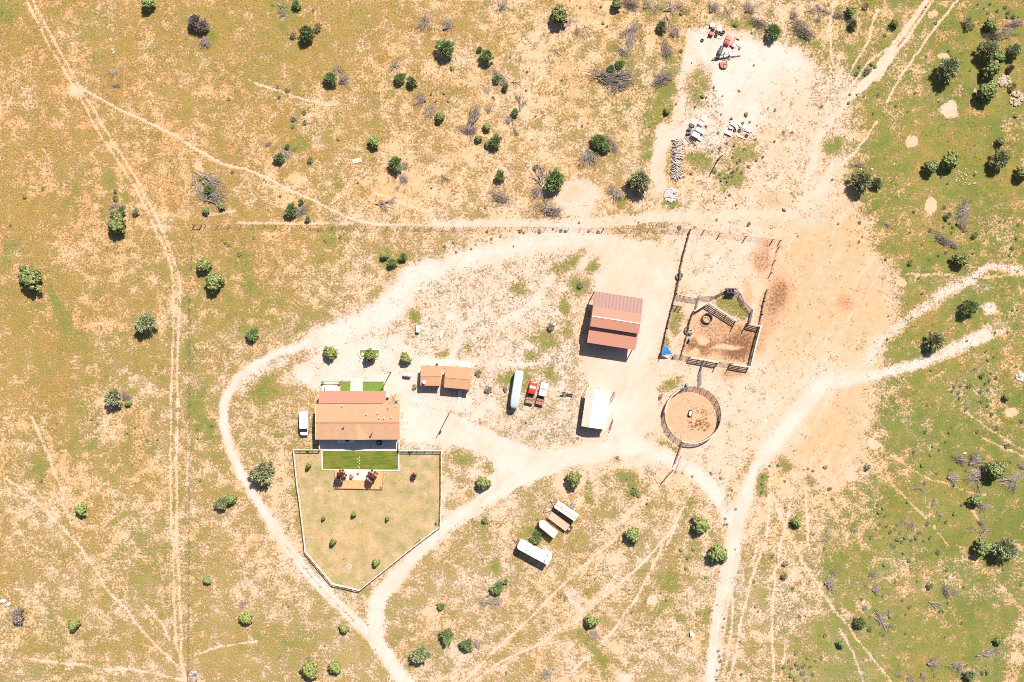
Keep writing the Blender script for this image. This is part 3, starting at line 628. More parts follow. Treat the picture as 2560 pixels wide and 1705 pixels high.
b = MB(); q0 = T(1,3,1518,388,.3); q1 = T(1,3,1728,345,.3); b.box(q0.x,q1.x,q0.y,hy0+.5,.06,.32); stp = b.build('doorstep', paint('step_grey', (0.6,0.63,0.66)), house, world=True)
b = MB(); q0 = T(1,3,1615,374,.34); q1 = T(1,3,1658,348,.34); b.box(q0.x,q1.x,q0.y,q1.y,.323,.345); b.build('door_mat', m_dark, stp, world=True)

def slab(name, label, cat, corners, z0, z1, mat, kind=None):
    b = MB(); b.prism([(p.x, p.y) for p in corners], z0, z1)
    c0 = corners[0]
    o = b.build(name, mat); tag(o, label, cat, None, kind); return o
slab('patio', 'grey-pink concrete patio along the south wall of the house', None, [T(1,3,1325,300),T(1,3,2228,300),T(1,3,2232,466),T(1,3,1330,466)], -.1, .06, m_conc, 'structure')
slab('patio_edge', 'pale kerb strip between the patio and the striped lawn', None, [T(1,3,1338,467),T(1,3,2240,467),T(1,3,2240,480),T(1,3,1338,480)], -.1, .075, m_pinkconc, 'structure')
# lawns
def lawn_mat():
    m, n, l, p = new_mat('mown_lawn'); tc = n.new('ShaderNodeTexCoord')
    mp = n.new('ShaderNodeMapping'); l.new(tc.outputs['Object'], mp.inputs[0]); mp.inputs['Scale'].default_value = (.25, 2.2, 1)
    a = noise_(n, l, mp.outputs[0], 1.6, 3, .6); b = noise_(n, l, tc.outputs['Object'], 7, 3, .7); g = noise_(n, l, tc.outputs['Object'], .35, 2)
    c = mixc(n, l, sstep(n, l, a, .38, .66), (0.062,0.09,0.013), (0.135,0.14,0.024))
    c = mixc(n, l, math_(n, l, 'MULTIPLY', sstep(n, l, g, .42, .62), .5), c, (0.18,0.15,0.035))
    c = mixc(n, l, math_(n, l, 'MULTIPLY', sstep(n, l, b, .4, .7), .5), c, (0.05,0.085,0.012))
    l.new(c, p.inputs['Base Color']); p.inputs['Roughness'].default_value = .95; p.inputs['Specular IOR Level'].default_value = .1
    return m
m_lawn = lawn_mat(); m_turf = paint('watered_turf', (0.115,0.18,0.022), .95, alt=(0.075,0.13,0.016), scale=4)
slab('lawn', 'striped mown lawn between the patio and the flower terrace', None, [T(1,3,1350,481),T(1,3,2222,481),T(1,3,2226,693),T(1,3,1354,689)], -.05, .04, m_lawn, 'structure')
b = MB(); pts = [T(1,3,1346,480,.1),T(1,3,1350,693,.1),T(1,3,2229,706,.1),T(1,3,2229,480,.1)]
for p, q in zip(pts[:-1], pts[1:]): b.beam((p.x,p.y,.05),(q.x,q.y,.05),.24,.14)
tag(b.build('lawn_edging', m_trim), 'pale kerb framing three sides of the striped lawn', 'kerb')
slab('front_lawn', 'small square of bright turf left of the front walk', None, [T(1,2,1568,1252),T(1,2,1673,1252),T(1,2,1673,1365),T(1,2,1568,1365)], -.05, .05, m_turf, 'structure')
slab('front_lawn', 'wide bright turf right of the front walk', None, [T(1,2,1824,1256),T(1,2,2055,1256),T(1,2,2058,1375),T(1,2,1824,1375)], -.05, .05, m_turf, 'structure')
for es, lb in ((((1560,1249,1678,1249),(1561,1249,1561,1365)),'small left'),(((1820,1252,2062,1252),(1820,1252,1820,1365)),'wide right')):
    b = MB()
    for x0, y0, x1, y1 in es: p, q = T(1,2,x0,y0), T(1,2,x1,y1); b.beam((p.x,p.y,.06),(q.x,q.y,.06),.12,.14)
    tag(b.build('turf_edging', m_brownmetal), 'thin brown timber edging along the %s front turf' % lb, 'edging', 'turf edgings')
slab('front_walk', 'pink concrete walk leading to the front porch', None, [T(1,2,1680,1215),T(1,2,1816,1215),T(1,2,1816,1380),T(1,2,1680,1380)], -.05, .02, m_pinkconc, 'structure')
slab('side_patio', 'pink concrete patio under the white hot tub', None, [T(1,2,1350,1262),T(1,2,1555,1262),T(1,2,1555,1380),T(1,2,1350,1380)], -.05, .024, m_pinkconc, 'structure')
slab('porch_step', 'long white step at the edge of the front porch', 'step', [T(1,2,1690,1348),T(1,2,1812,1348),T(1,2,1812,1358),T(1,2,1690,1358)], 0, .18, m_white)
t = thing('hitching_rail', 'low brown rail on two ball-topped posts beside the hot tub', 'rail', T(1,2,1450,1252))
b = MB(); p, q = T(1,2,1348,1250,.9), T(1,2,1552,1250,.9); b.beam((p.x,p.y,.9),(q.x,q.y,.9),.14,.14); b.build('rail', m_brownmetal, t, world=True)
for p in (p, q):
    b = MB(); b.box(p.x-.09,p.x+.09,p.y-.09,p.y+.09,0,.85); b.build('post', m_brownmetal, t, world=True)
for x, y in ((1355,1267),(1550,1272)):
    p = T(1,2,x,y); t = thing('urn', 'squat brown urn at the %s end of the hitching rail' % ('left' if x < 1400 else 'right'), 'urn', p, group='urns by the front patio')
    b = MB(); b.tube([(0,0,0),(0,0,.15),(0,0,.4),(0,0,.6)], [.15,.3,.34,.2], 12); b.build('pot', m_rust, t, smooth=True); b = MB(); b.tube([(0,0,.6),(0,0,.66)],[.2,.24],12); b.build('rim', m_wood, t)
t = thing('hot_tub', 'square white hot tub on the pink front patio', 'hot tub', T(1,2,1432,1322))
b = MB(); b.box(-.88,.88,-.6,.6,.03,.72); b.build('shell', m_trim, t); b = MB(); b.box(-.92,.92,-.64,.64,.722,.84); b.build('cover', m_white, t)
for x, y, w_, h_, hz, mt, nm, lb, ct in ((2104,1408,.85,.8,.9,m_white,'cabinet','white utility cabinet at the north-east corner of the porch','cabinet'),(2142,1488,.95,.55,.7,m_brownmetal,'crate','brown wooden crate beside the air conditioner','crate')):
    t = thing(nm, lb, ct, T(1,2,x,y)); b = MB(); b.box(-w_/2,w_/2,-h_/2,h_/2,0,hz); b.build('body', mt, t); b = MB(); b.box(-w_/2-.03,w_/2+.03,-h_/2-.03,h_/2+.03,hz+.002,hz+.05); b.build('lid', mt, t)
t = thing('air_conditioner', 'round grey air conditioner beside the brown crate', 'air conditioner', T(1,2,2203,1486))
b = MB(); b.tube([(0,0,0),(0,0,.75)], .42, 20); b.build('housing', m_metal, t); b = MB(); b.ring((0,0),.05,.34,.75,.78,18); b.build('fan_grille', m_dark, t)
t = thing('fire_pit', 'round black fire pit with a white bowl on the shaded patio', 'fire pit', T(1,3,2008,382,.06))
b = MB(); b.ring((0,0),.48,.66,.06,.5,22); b.disc((0,0),.47,.06,.3,22); b.build('ring', m_dark, t); b = MB(); b.tube([(-.1,0,.3),(-.1,0,.42),(-.1,0,.55)],[.1,.22,.18],12); b.build('bowl', m_white, t)
for k, (x, y) in enumerate(((1779,550),(1762,567),(1779,585),(1762,606),(1779,627),(1765,656),(1779,672))):
    p = T(1,3,x,y); t = thing('lawn_light', 'tiny pale stepping light in the zigzag down the middle of the striped lawn', 'lamp', p, group='stepping lights on the lawn')
    b = MB(); b.disc((0,0),.1,.0,.12,8); b.build('cap', m_white, t)
# terrace
t = thing('terrace', 'low orange-tan timber terrace below the striped lawn', 'terrace', T(1,3,1770,800))
m_terr = paint('terrace_soil', (0.44,0.235,0.105), .95, var=.12, scale=1.5)
b = MB(); b.prism([(p.x,p.y) for p in (T(1,3,1497,702),T(1,3,2050,712),T(1,3,2040,915),T(1,3,1500,905))], 0, .3); b.build('deck', m_terr, t, world=True)
b = MB(); ps = [T(1,3,1494,700),T(1,3,1496,908),T(1,3,2044,919),T(1,3,2054,710)]
for p, q in zip(ps[:-1], ps[1:]): b.beam((p.x,p.y,.19),(q.x,q.y,.19),.1,.38)
b.build('border', m_brownmetal, t, world=True)
b = MB(); b.prism([(p.x,p.y) for p in (T(1,3,1618,700),T(1,3,1900,704),T(1,3,1900,822),T(1,3,1618,810))], .28, .34); b.build('paving', m_pinkconc, t, world=True)

# ------------------------------------------------------------------ fences
def rail_fence(name, label, pts, h=1.2, levels=(.35,.75,1.12), gap=1.85, rw=.045, rh=.13, pw=.12, mr=None, mp=None, closed=False, top=None, group=None, extra_posts=()):
    mr = mr or m_white; mp = mp or mr
    P = [Vector((p.x, p.y, 0)) for p in pts]
    t = thing(name, label, 'fence', P[0], group=group)
    segs = list(zip(P[:-1], P[1:])) + ([(P[-1], P[0])] if closed else [])
    done = set()
    for a, b in segs:
        n_ = max(1, round((b-a).length / gap))
        for i in range(n_ + 1):
            q = a.lerp(b, i/n_); key = (round(q.x,1), round(q.y,1))
            if key in done: continue
            done.add(key); m_ = MB(); m_.box(q.x-pw/2,q.x+pw/2,q.y-pw/2,q.y+pw/2,0,h+.04); m_.build('post', mp, t, world=True)
        for lv in levels:
            m_ = MB(); m_.beam((a.x,a.y,lv),(b.x,b.y,lv),rw,rh); m_.build('rail', mr, t, world=True)
        if top:
            m_ = MB(); m_.beam((a.x,a.y,h+.07),(b.x,b.y,h+.07),top,.05); m_.build('cap_rail', mr, t, world=True)
    return t
m_vinyl = paint('white_rail', (0.50,0.45,0.39), .6, var=.15)
wf = [T(1,3,1330,462),T(1,3,1030,460)] + [T(1,3,1038,520),T(1,3,1070,850),T(1,3,1100,1050),T(1,3,1160,1560),T(1,4,1165,60),T(1,4,1330,255),T(1,4,1475,430),T(1,4,1620,460),T(1,4,1785,500),T(1,4,2080,260),T(1,4,2354,40)] + [T(2,3,60,1560),T(2,3,358,1335),T(2,3,370,900),T(2,3,370,472),T(2,3,0,470),T(1,3,2240,470)]
rail_fence('yard_fence', 'white three-rail fence enclosing the back yard in a shield shape', wf, top=.12, mr=m_vinyl)
for nm, x in (('west',1330),('east',2240)):
    rail_fence('patio_fence', 'short white rail fence closing the %s end of the patio' % nm, [T(1,3,x,345),T(1,3,x,455)], top=.2, mr=m_vinyl, group='patio end fences')

def pipe_fence(name, label, pts, h=1.5, nr=5, gap=2.6, r=.045, mat=None, cat='fence', group=None, closed=False, lean=0, rp=.06):
    mat = mat or m_rust; P = [Vector((p.x, p.y, 0)) for p in pts]; t = thing(name, label, cat, P[0], group=group)
    segs = list(zip(P[:-1], P[1:])) + ([(P[-1], P[0])] if closed else []); done = set()
    for a, b in segs:
        n_ = max(1, round((b-a).length / gap))
        for i in range(n_+1):
            q = a.lerp(b, i/n_); key = (round(q.x,1), round(q.y,1))
            if key in done: continue
            done.add(key); m_ = MB(); m_.tube([(q.x,q.y,0),(q.x,q.y,h+.03)], rp, 6); m_.build('post', mat, t, world=True)
    for j in range(nr):
        z = .25 + (h-.25) * j/(nr-1); m_ = MB()
        for a, b in segs: m_.tube([(a.x,a.y,z),(b.x,b.y,z)], r, 5)
        m_.build('rail', mat, t, world=True)
    return t
def stay_fence(name, label, pts, h=1.3, stay=.45, post_gap=12.0, post_h=1.6, wires=4, mat=None, stays=True, pr_=.09, wr=.008, posts=None):
    mat = mat or m_rust; P = [Vector((p.x, p.y, 0)) for p in pts]; t = thing(name, label, 'fence', P[0])
    w = MB(); s_ = MB(); rr = random.Random(len(label))
    for a, b in zip(P[:-1], P[1:]):
        L = (b-a).length; n_ = max(1, round(L/post_gap))
        for i in range(n_+1):
            q = a.lerp(b, i/n_); m_ = MB(); m_.tube([(q.x,q.y,0),(q.x+rr.uniform(-.04,.04),q.y,post_h)], pr_, 6); m_.build('post', m_wood if pr_ > .06 else mat, t, world=True)
        for j in range(wires):
            z = .3 + (h-.35)*j/(wires-1); w.tube([(a.x,a.y,z),(b.x,b.y,z)], wr, 3, cap=False)
        if stays:
            k = int(L/stay)
            for i in range(k):
                q = a.lerp(b, (i+.5)/k); q2 = q + Vector((rr.uniform(-.06,.06), rr.uniform(-.04,.04), 0)); s_.tube([(q.x,q.y,.12),(q2.x,q2.y,h+rr.uniform(-.05,.15))], .035, 4)
    w.build('wire', m_metal if not stays else mat, t, world=True)
    if stays: s_.build('stays', mat, t, world=True)
    return t
m_post = paint('old_post', (0.20,0.12,0.08), .9, var=.4, scale=6)
# far west and long north wire fence
wl_ = [T(0,1,2235,1020)] + [T(0,2,2190,300),T(0,3,2190,300),T(0,4,2182,300),T(0,4,2180,1550)]
stay_fence('wire_fence', 'barbed wire fence on thin steel posts down the left field', wl_, stays=False, post_gap=2.6, post_h=1.35, pr_=.045)
stay_fence('wire_fence', 'barbed wire fence running along the north edge of the yard', [T(0,1,2235,1020),T(1,1,1100,1030),T(2,1,0,1045),T(2,1,1300,1050),T(2,1,2230,1062)], stays=False, post_gap=2.8, post_h=1.4, pr_=.055, wr=.014)
for lab, pts in (('square wooden H-brace at the corner of the left field fence', [T(0,1,2235,1020),T(0,1,2320,1022)]),('wooden H-brace at the foot of the left field fence', [T(0,4,2182,1430),T(0,4,2180,1555)]),('wooden brace posts beside the white bush at the bottom of the fence',[T(0,4,2200,1540),T(0,4,2270,1530)])):
    t = thing('fence_brace', lab, 'fence brace', pts[0], group='fence braces')
    for p in pts:
        m_ = MB(); m_.tube([(p.x,p.y,0),(p.x,p.y,1.6)], .11, 7); m_.build('post', m_post, t, world=True)
    m_ = MB(); m_.tube([(pts[0].x,pts[0].y,1.3),(pts[1].x,pts[1].y,1.3)], .08, 6); m_.build('cross_bar', m_post, t, world=True)
stay_fence('stay_fence', 'rusty wire fence with close upright stays along the top of the corral', [T(2,1,2225,1062),T(3,1,400,1066),T(3,1,870,1075)], stay=.42, post_gap=9, h=1.35, pr_=.07)
stay_fence('stay_fence', 'rusty stay fence sloping down to the north-east corral corner', [T(3,1,870,1075),T(3,1,1030,1080),T(3,1,1208,1117),T(3,1,1508,1155),T(3,1,1815,1192),T(3,1,1905,1200)], stay=.62, post_gap=9, h=1.3, post_h=1.75, pr_=.12)
stay_fence('stay_fence', 'broken stay fence on the upper right side of the corral', [T(3,1,1905,1200),T(3,1,1885,1278),T(3,1,1840,1430),T(3,1,1800,1568),T(3,2,1795,10)], stay=.7, post_gap=8, h=1.2, post_h=1.6, pr_=.11)
slabs = paint('stacked_slats', (0.155,0.09,0.065), .9, var=.4, scale=5)
def slat_fence(name, label, pts, h=1.5, step=.22, mat=None, gap=3.5, cap=None):
    mat = mat or slabs; P = [Vector((p.x,p.y,0)) for p in pts]; t = thing(name, label, 'fence', P[0]); rr = random.Random(5); s_ = MB()
    for a, b in zip(P[:-1], P[1:]):
        L = (b-a).length; n_ = max(1, round(L/gap)); d = (b-a).normalized()
        for i in range(n_+1):
            q = a.lerp(b, i/n_); m_ = MB(); m_.tube([(q.x,q.y,0),(q.x,q.y,h+.2)], .1, 6); m_.build('post', m_post, t, world=True)
        for i in range(int(L/step)):
            q = a + d*(i+.5)*step; s_.beam((q.x+rr.uniform(-.08,.08),q.y+rr.uniform(-.05,.05),0),(q.x+rr.uniform(-.05,.05),q.y,h+rr.uniform(-.25,.12)),.1,.1)
        for z in (.5, h-.2):
            m_ = MB(); m_.beam((a.x+.09,a.y,z),(b.x+.09,b.y,z),.05,.13); m_.build('rail', cap or m_greywood, t, world=True)
    s_.build('slats', mat, t, world=True); return t
slat_fence('slat_fence', 'dark slat fence between the corral top fence and the round tank', [T(3,1,868,1075),T(3,1,800,1320),T(3,1,745,1560),T(3,2,740,60)], step=.3, h=1.35)
slat_fence('slat_fence', 'dark slat fence running down the left side of the corral to the blue tarp', [T(3,2,738,70),T(3,2,705,240),T(3,2,665,380),T(3,2,600,640),T(3,2,532,965)], step=.26, h=1.5)
slat_fence('slat_fence', 'inner slat fence dividing the narrow left pen from the brown pen', [T(3,2,900,445),T(3,2,866,540),T(3,2,845,640)], step=.2, h=1.4)
slat_fence('slat_fence', 'inner slat fence below the two water troughs', [T(3,2,830,720),T(3,2,800,840),T(3,2,768,945)], step=.42, h=1.35)
slat_fence('slat_fence', 'grey picket fence down the outer right side of the corral', [T(3,2,1752,195),T(3,2,1715,330),T(3,2,1690,480),T(3,2,1660,600)], step=.3, h=1.2, mat=paint('grey_picket', (0.30,0.22,0.15), .9, var=.4))
def plank(lab, pts, h=1.75, n_=4, tall=()):
    P = [Vector((p.x,p.y,0)) for p in pts]; t = thing('plank_fence', lab, 'fence', P[0], group='corral plank fences')
    for a, b in zip(P[:-1], P[1:]):
        k = max(1, round((b-a).length/2.6))
        for i in range(k+1):
            q = a.lerp(b, i/k); m_ = MB(); m_.tube([(q.x,q.y,0),(q.x,q.y,h+.02)], .11, 7); m_.build('post', m_post, t, world=True)
        nrm = (b-a).normalized().cross(Vector((0,0,1)))*.12
        for j in range(n_):
            z = .35 + (h-.45)*j/(n_-1); m_ = MB(); m_.beam((a.x+nrm.x,a.y+nrm.y,z),(b.x+nrm.x,b.y+nrm.y,z),.07,.22); m_.build('plank', m_greywood, t, world=True)
        m_ = MB(); m_.beam((a.x,a.y,h+.05),(b.x,b.y,h+.05),.34,.07); m_.build('cap_board', m_paleboard, t, world=True)
    for p in tall:
        m_ = MB(); m_.tube([(p.x,p.y,0),(p.x,p.y,3.1)], .12, 7); m_.build('gate_post', m_post, t, world=True)
    return t
plank('long diagonal plank fence with pale cap board above the bale ring', [T(3,2,1062,345),T(3,2,1390,555)], tall=[T(3,2,1392,556)])
plank('short sloping plank fence left of the diagonal one', [T(3,2,905,442),T(3,2,1058,345)], h=1.5)
plank('short plank fence at the upper right corner of the brown pen', [T(3,2,1528,582),T(3,2,1675,618)], tall=[T(3,2,1520,580)])
plank('tall plank fence down the right side of the brown pen', [T(3,2,1660,622),T(3,2,1605,830),T(3,2,1548,1075)])
plank('plank fence along the bottom left of the brown pen', [T(3,2,862,970),T(3,2,1180,1025)], tall=[T(3,2,1185,1028)])
plank('plank fence along the bottom right of the brown pen', [T(3,2,1335,1045),T(3,2,1545,1082)], tall=[T(3,2,1332,1044)])
pipe_fence('pipe_gate', 'pipe gate in the gap of the lower plank fence', [T(3,2,1195,1030),T(3,2,1325,1043)], h=1.3, nr=5, r=.035, cat='gate')
m_pipe = paint('dull_purple_pipe', (0.22,0.18,0.22), .5, var=.3)
pipe_fence('panel_fence', 'pipe panels from the left slat fence to the middle of the corral top', [T(3,2,700,248),T(3,2,800,275),T(3,2,945,300)], nr=6, mat=m_pipe)
pipe_fence('panel_fence', 'pipe panels leading right to the cattle chute', [T(3,2,965,265),T(3,2,1120,275),T(3,2,1200,235),T(3,2,1280,195)], nr=6, mat=m_pipe)
pipe_fence('panel_fence', 'pipe panels curving from the chute down to the corral corner', [T(3,2,1385,190),T(3,2,1440,250),T(3,2,1478,340),T(3,2,1575,430),T(3,2,1545,575)], nr=6, mat=m_pipe)
pipe_fence('panel_fence', 'short pipe panels inside the narrow left pen', [T(3,2,672,378),T(3,2,765,400)], nr=5, gap=1.0)
pipe_fence('panel_fence', 'thin pipe rail joining the sloping plank fence to the top panels', [T(3,2,935,410),T(3,2,962,290)], nr=4, mat=m_pipe)
pipe_fence('panel_fence', 'rusty pipe rails at the bottom left of the narrow pen', [T(3,2,690,940),T(3,2,770,950),T(3,2,858,968)], nr=5, h=1.4)
pipe_fence('panel_fence', 'purple pipe alley between the brown pen and the round pen', [T(3,2,1022,1000),T(3,2,985,1120),T(3,2,985,1290)], nr=5, mat=m_pipe)
pipe_fence('panel_fence', 'low open pipe frame in the narrow left pen', [T(3,2,850,540),T(3,2,715,505)], nr=2, h=.9, r=.03, rp=.04)
pipe_fence('panel_fence', 'rusty pipe fence from the round pen down to the road', [T(3,3,775,375),T(3,3,725,515),T(3,3,690,620)], nr=3, h=1.3)
pipe_fence('panel_fence', 'rusty pipe fence below the driveway gate', [T(3,3,668,695),T(3,3,600,765),T(3,3,545,835)], nr=4, h=1.4)
pipe_fence('pipe_gate', 'thin open pipe gate standing across the driveway', [T(3,3,728,515),T(3,3,768,535),T(3,3,702,720)], nr=2, h=1.1, r=.025, rp=.03, cat='gate')
# chute
t = thing('cattle_chute', 'blue-purple steel cattle chute at the top of the corral', 'cattle chute', T(3,2,1335,205))
m_ch = paint('chute_paint', (0.10,0.08,0.16), .5, var=.4)
for y in (-.55, .55):
    b = MB(); b.box(-1.2,1.2,y-.04,y+.04,.3,1.9); b.build('side_panel', m_ch, t)
for x in (-1.2,-.4,.4,1.2):
    b = MB(); b.tube([(x,-.55,0),(x,-.55,2.1),(x,.55,2.1),(x,.55,0)], .07, 6); b.build('hoop', m_pipe, t)
b = MB(); b.box(-1.15,1.15,-.5,.5,.05,.12); b.build('floor', m_wood, t)
# round pen
t = thing('round_pen', 'circular rail pen of rusty pipe panels with pale strips for its sunlit rails', 'pen', S2W(1729,1036))
C0 = Vector((S2W(1729,1036).x, S2W(1729,1036).y)); Rp = 7.0; NP = 26
for k in range(NP):
    a0 = 2*math.pi*k/NP; a1 = 2*math.pi*(k+1)/NP; p = (Rp*math.cos(a0), Rp*math.sin(a0)); q = (Rp*math.cos(a1), Rp*math.sin(a1))
    b = MB(); b.tube([(p[0],p[1],0),(p[0],p[1],1.62)], .07, 6); b.build('post', m_rust, t)
    b = MB()
    for j in range(6): z = .2 + .26*j; b.tube([(p[0],p[1],z),(q[0],q[1],z)], .045, 5)
    b.build('panel', m_rust, t)
for a0, a1 in ((2.05,3.05),(4.3,5.6)):
    b = MB(); n_ = 7
    for k in range(n_):
        u = a0+(a1-a0)*k/n_; v = a0+(a1-a0)*(k+1)/n_; b.beam((Rp*math.cos(u),Rp*math.sin(u),1.66),(Rp*math.cos(v),Rp*math.sin(v),1.66),.3,.06)
    b.build('cap_board', m_paleboard, t)  # pale strips added to stand for the sunlit stretches of rail
for k in range(8):
    a0 = -.35 + k*.22 ; b = MB(); b.tube([(7.05*math.cos(a0),7.05*math.sin(a0),1.3),(7.5*math.cos(a0),7.5*math.sin(a0),1.3)], .04, 5); b.build('bracket', m_rust, t)
# ------------------------------------------------------------------ barn, sheds, garage
def local(px_, py_, z, cx, cy, rot): pass
barn = thing('barn', 'big open barn with stepped red metal roof', 'barn', (25.3, 5.0, 0), math.radians(-8.8))
X = 6.0
b = MB(); b.sheet([(-X,6.4,3.75),(X,6.4,3.75),(X,2.3,4.85),(-X,2.3,4.85)], .1); b.build('north_roof', m_barnpink, barn)
b = MB(); b.sheet([(-X,2.5,5.25),(X,2.5,5.25),(X,.15,5.7),(-X,.15,5.7)], .1); b.sheet([(-X,.15,5.7),(X,.15,5.7),(X,-2.35,5.25),(-X,-2.35,5.25)], .1); mr = b.build('main_roof', m_barnred, barn)
b = MB(); b.beam((-X,.15,5.73),(X,.15,5.73),.2,.07); b.build('ridge_cap', m_trim, mr)
b = MB(); b.sheet([(-X,-2.2,4.35),(X,-2.2,4.35),(X,-6.35,3.85),(-X,-6.35,3.85)], .1); b.build('south_roof', m_barnred, barn)
b = MB(); b.box(-X+.15,X-.15,-2.3,-2.2,.0,5.0); b.box(-X+.15,X-.15,2.2,2.3,0,5.2); b.build('inner_wall', m_wall_red, barn)
b = MB(); b.box(-X+.12,-X+.22,-6.1,2.19,0,3.6); b.add([(-X+.17,-2.19,3.6),(-X+.17,2.19,3.6),(-X+.17,2.19,5.1),(-X+.17,.15,5.57),(-X+.17,-2.19,5.05)], [(0,1,2,3,4)]); b.build('west_wall', m_wall_red, barn)
b = MB(); b.box(X-.22,X-.12,-2.19,2.19,0,3.6); b.add([(X-.17,-2.19,3.6),(X-.17,2.19,3.6),(X-.17,2.19,5.1),(X-.17,.15,5.57),(X-.17,-2.19,5.05)], [(0,1,2,3,4)]); b.build('east_wall', m_wall_red, barn)
for x in (-X+.15,-2,2,X-.15):
    for y, z in ((6.25,3.6),(-6.2,3.6)):
        b = MB(); b.box(x-.1,x+.1,y-.1,y+.1,0,z); b.build('post', m_dark, barn)
b = MB(); b.tube([(5.6,-.9,5.45),(5.6,-.9,5.65)], .06, 6); b.build('roof_vent', m_white, barn)
# garage: low gable running north-south
gc = S2W(1490,1024,2.8); garage = thing('garage', 'cream and white metal garage with shaded left lean-to', 'garage', (gc.x, gc.y, 0), math.radians(-8.2))
b = MB(); b.sheet([(-3.0,4.85,2.75),(-1.15,4.85,3.35),(-1.15,-4.55,3.35),(-3.0,-4.55,2.75)], .08); b.build('west_roof', m_cream, garage)
b = MB(); b.sheet([(-1.15,4.85,3.38),(0.5,4.85,3.25),(0.5,-4.55,3.25),(-1.15,-4.55,3.38)], .08); b.sheet([(0.5,4.45,3.23),(3.0,4.45,2.75),(3.0,-4.55,2.75),(0.5,-4.55,3.23)], .08); b.build('east_roof', m_white_roof, garage)
b = MB(); b.box(-2.0,2.8,-4.4,4.3,0,2.68); b.build('wall', m_trim, garage)
for y in np.linspace(-4.3,4.6,9):
    b = MB(); b.box(-2.95,-2.83,y-.05,y+.05,0,2.7); b.build('post', m_trim, garage)
b = MB(); b.box(-1.6,2.0,-4.45,-4.41,0,2.4); dr = b.build('door', m_cream, garage); b = MB(); b.box(.1,.3,-4.5,-4.46,1.0,1.08); b.build('handle', m_dark, dr)
b = MB(); b.tube([(-.9,5.1,2.2),(-.9,5.3,3.1),(-.2,5.4,3.2),(.2,5.2,2.9)], .06, 6); b.build('bracket', m_rust, garage)
def shed(lab, cs, zr, ze, ridge_at, group='garden sheds'):
    """cs: NW, NE, SE, SW roof corners as tile readings of (2,2)"""
    P = [T(2,2,x,y,ze) for x, y in cs]; c = sum(P, Vector())/4; rot = math.atan2(P[1].y-P[0].y, P[1].x-P[0].x)
    L = ((P[1]-P[0]).length + (P[2]-P[3]).length)/2; D = ((P[0]-P[3]).length + (P[1]-P[2]).length)/2
    t = thing('shed', lab, 'shed', (c.x,c.y,0), rot, group=group); x, y = L/2, D/2; r = y - D*ridge_at
    b = MB(); b.sheet([(-x,y,ze),(x,y,ze),(x,r,zr),(-x,r,zr)], .1); b.sheet([(-x,r,zr),(x,r,zr),(x,-y,ze),(-x,-y,ze)], .1); rf = b.build('roof', m_shin2, t)
    b = MB(); b.beam((-x,r,zr+.03),(x,r,zr+.03),.25,.06); b.build('ridge_cap', m_shin, rf)
    b = MB(); b.box(-x+.25,x-.2,-y+.3,y-.3,0,ze-.1)
    for s_ in (-x+.25, x-.2): b.add([(s_,y-.3,ze-.1),(s_,-y+.3,ze-.1),(s_,r,zr-.13)], [(0,1,2)])
    b.build('wall', m_wall, t)
    b = MB(); b.box(-.45,.45,-y+.24,-y+.29,.1,2.1); d_ = b.build('door', m_trim, t); b = MB(); b.box(.3,.36,-y+.2,-y+.235,1.0,1.15); b.build('handle', m_dark, d_)
    return t, x, y
sh1, x1, y1 = shed('smaller left shed with brown shingle roof and white satellite dish', [(140,1066),(372,1072),(345,1300),(113,1295)], 2.65, 2.45, .5)
sh2, x2, y2 = shed('larger right shed with brown shingle roof and a ramp below', [(416,1072),(718,1101),(694,1348),(393,1314)], 2.98, 2.75, .51)
q = T(2,2,160,1262,2.9); t = thing('satellite_dish', 'white satellite dish on the smaller shed roof', 'satellite dish', (q.x,q.y,2.45))
b = MB(); b.tube([(0,0,0),(0,0,.4)], .04, 6); b.build('mast', m_metal, t)
b = MB(); b.tube([(0,.0,.4),(.05,.06,.46),(.12,.14,.6)], [.05,.3,.42], 16); b.build('dish', m_white, t); b = MB(); b.tube([(.0,0,.42),(.45,.2,.75)], .025, 5); b.build('feed_arm', m_white, t)
p0 = T(2,2,582,1350); t = thing('ramp', 'grey plank ramp below the larger shed', 'ramp', (p0.x,p0.y,0), math.radians(-4))
b = MB(); b.add([(-.48,0,.35),(.48,0,.35),(.48,-3.2,.03),(-.48,-3.2,.03),(-.48,0,.28),(.48,0,.28),(.48,-3.2,-.02),(-.48,-3.2,-.02)], [(0,1,2,3),(7,6,5,4),(0,4,5,1),(1,5,6,2),(2,6,7,3),(3,7,4,0)]); b.build('deck', m_conc, t)
b = MB()
for x in (-.5,.5): b.beam((x,0,.3),(x,-3.2,.04),.05,.12)
b.build('side_rail', m_greywood, t)
slab('shed_apron', 'pale gravel apron wrapped round the two sheds', None, [T(2,2,95,1090),T(2,2,170,1010),T(2,2,420,995),T(2,2,740,1040),T(2,2,735,1100),T(2,2,640,1080),T(2,2,130,1060),T(2,2,80,1310)], -.05, .03, paint('apron', (0.46,0.37,0.31), .95, var=.12, scale=2), 'structure')
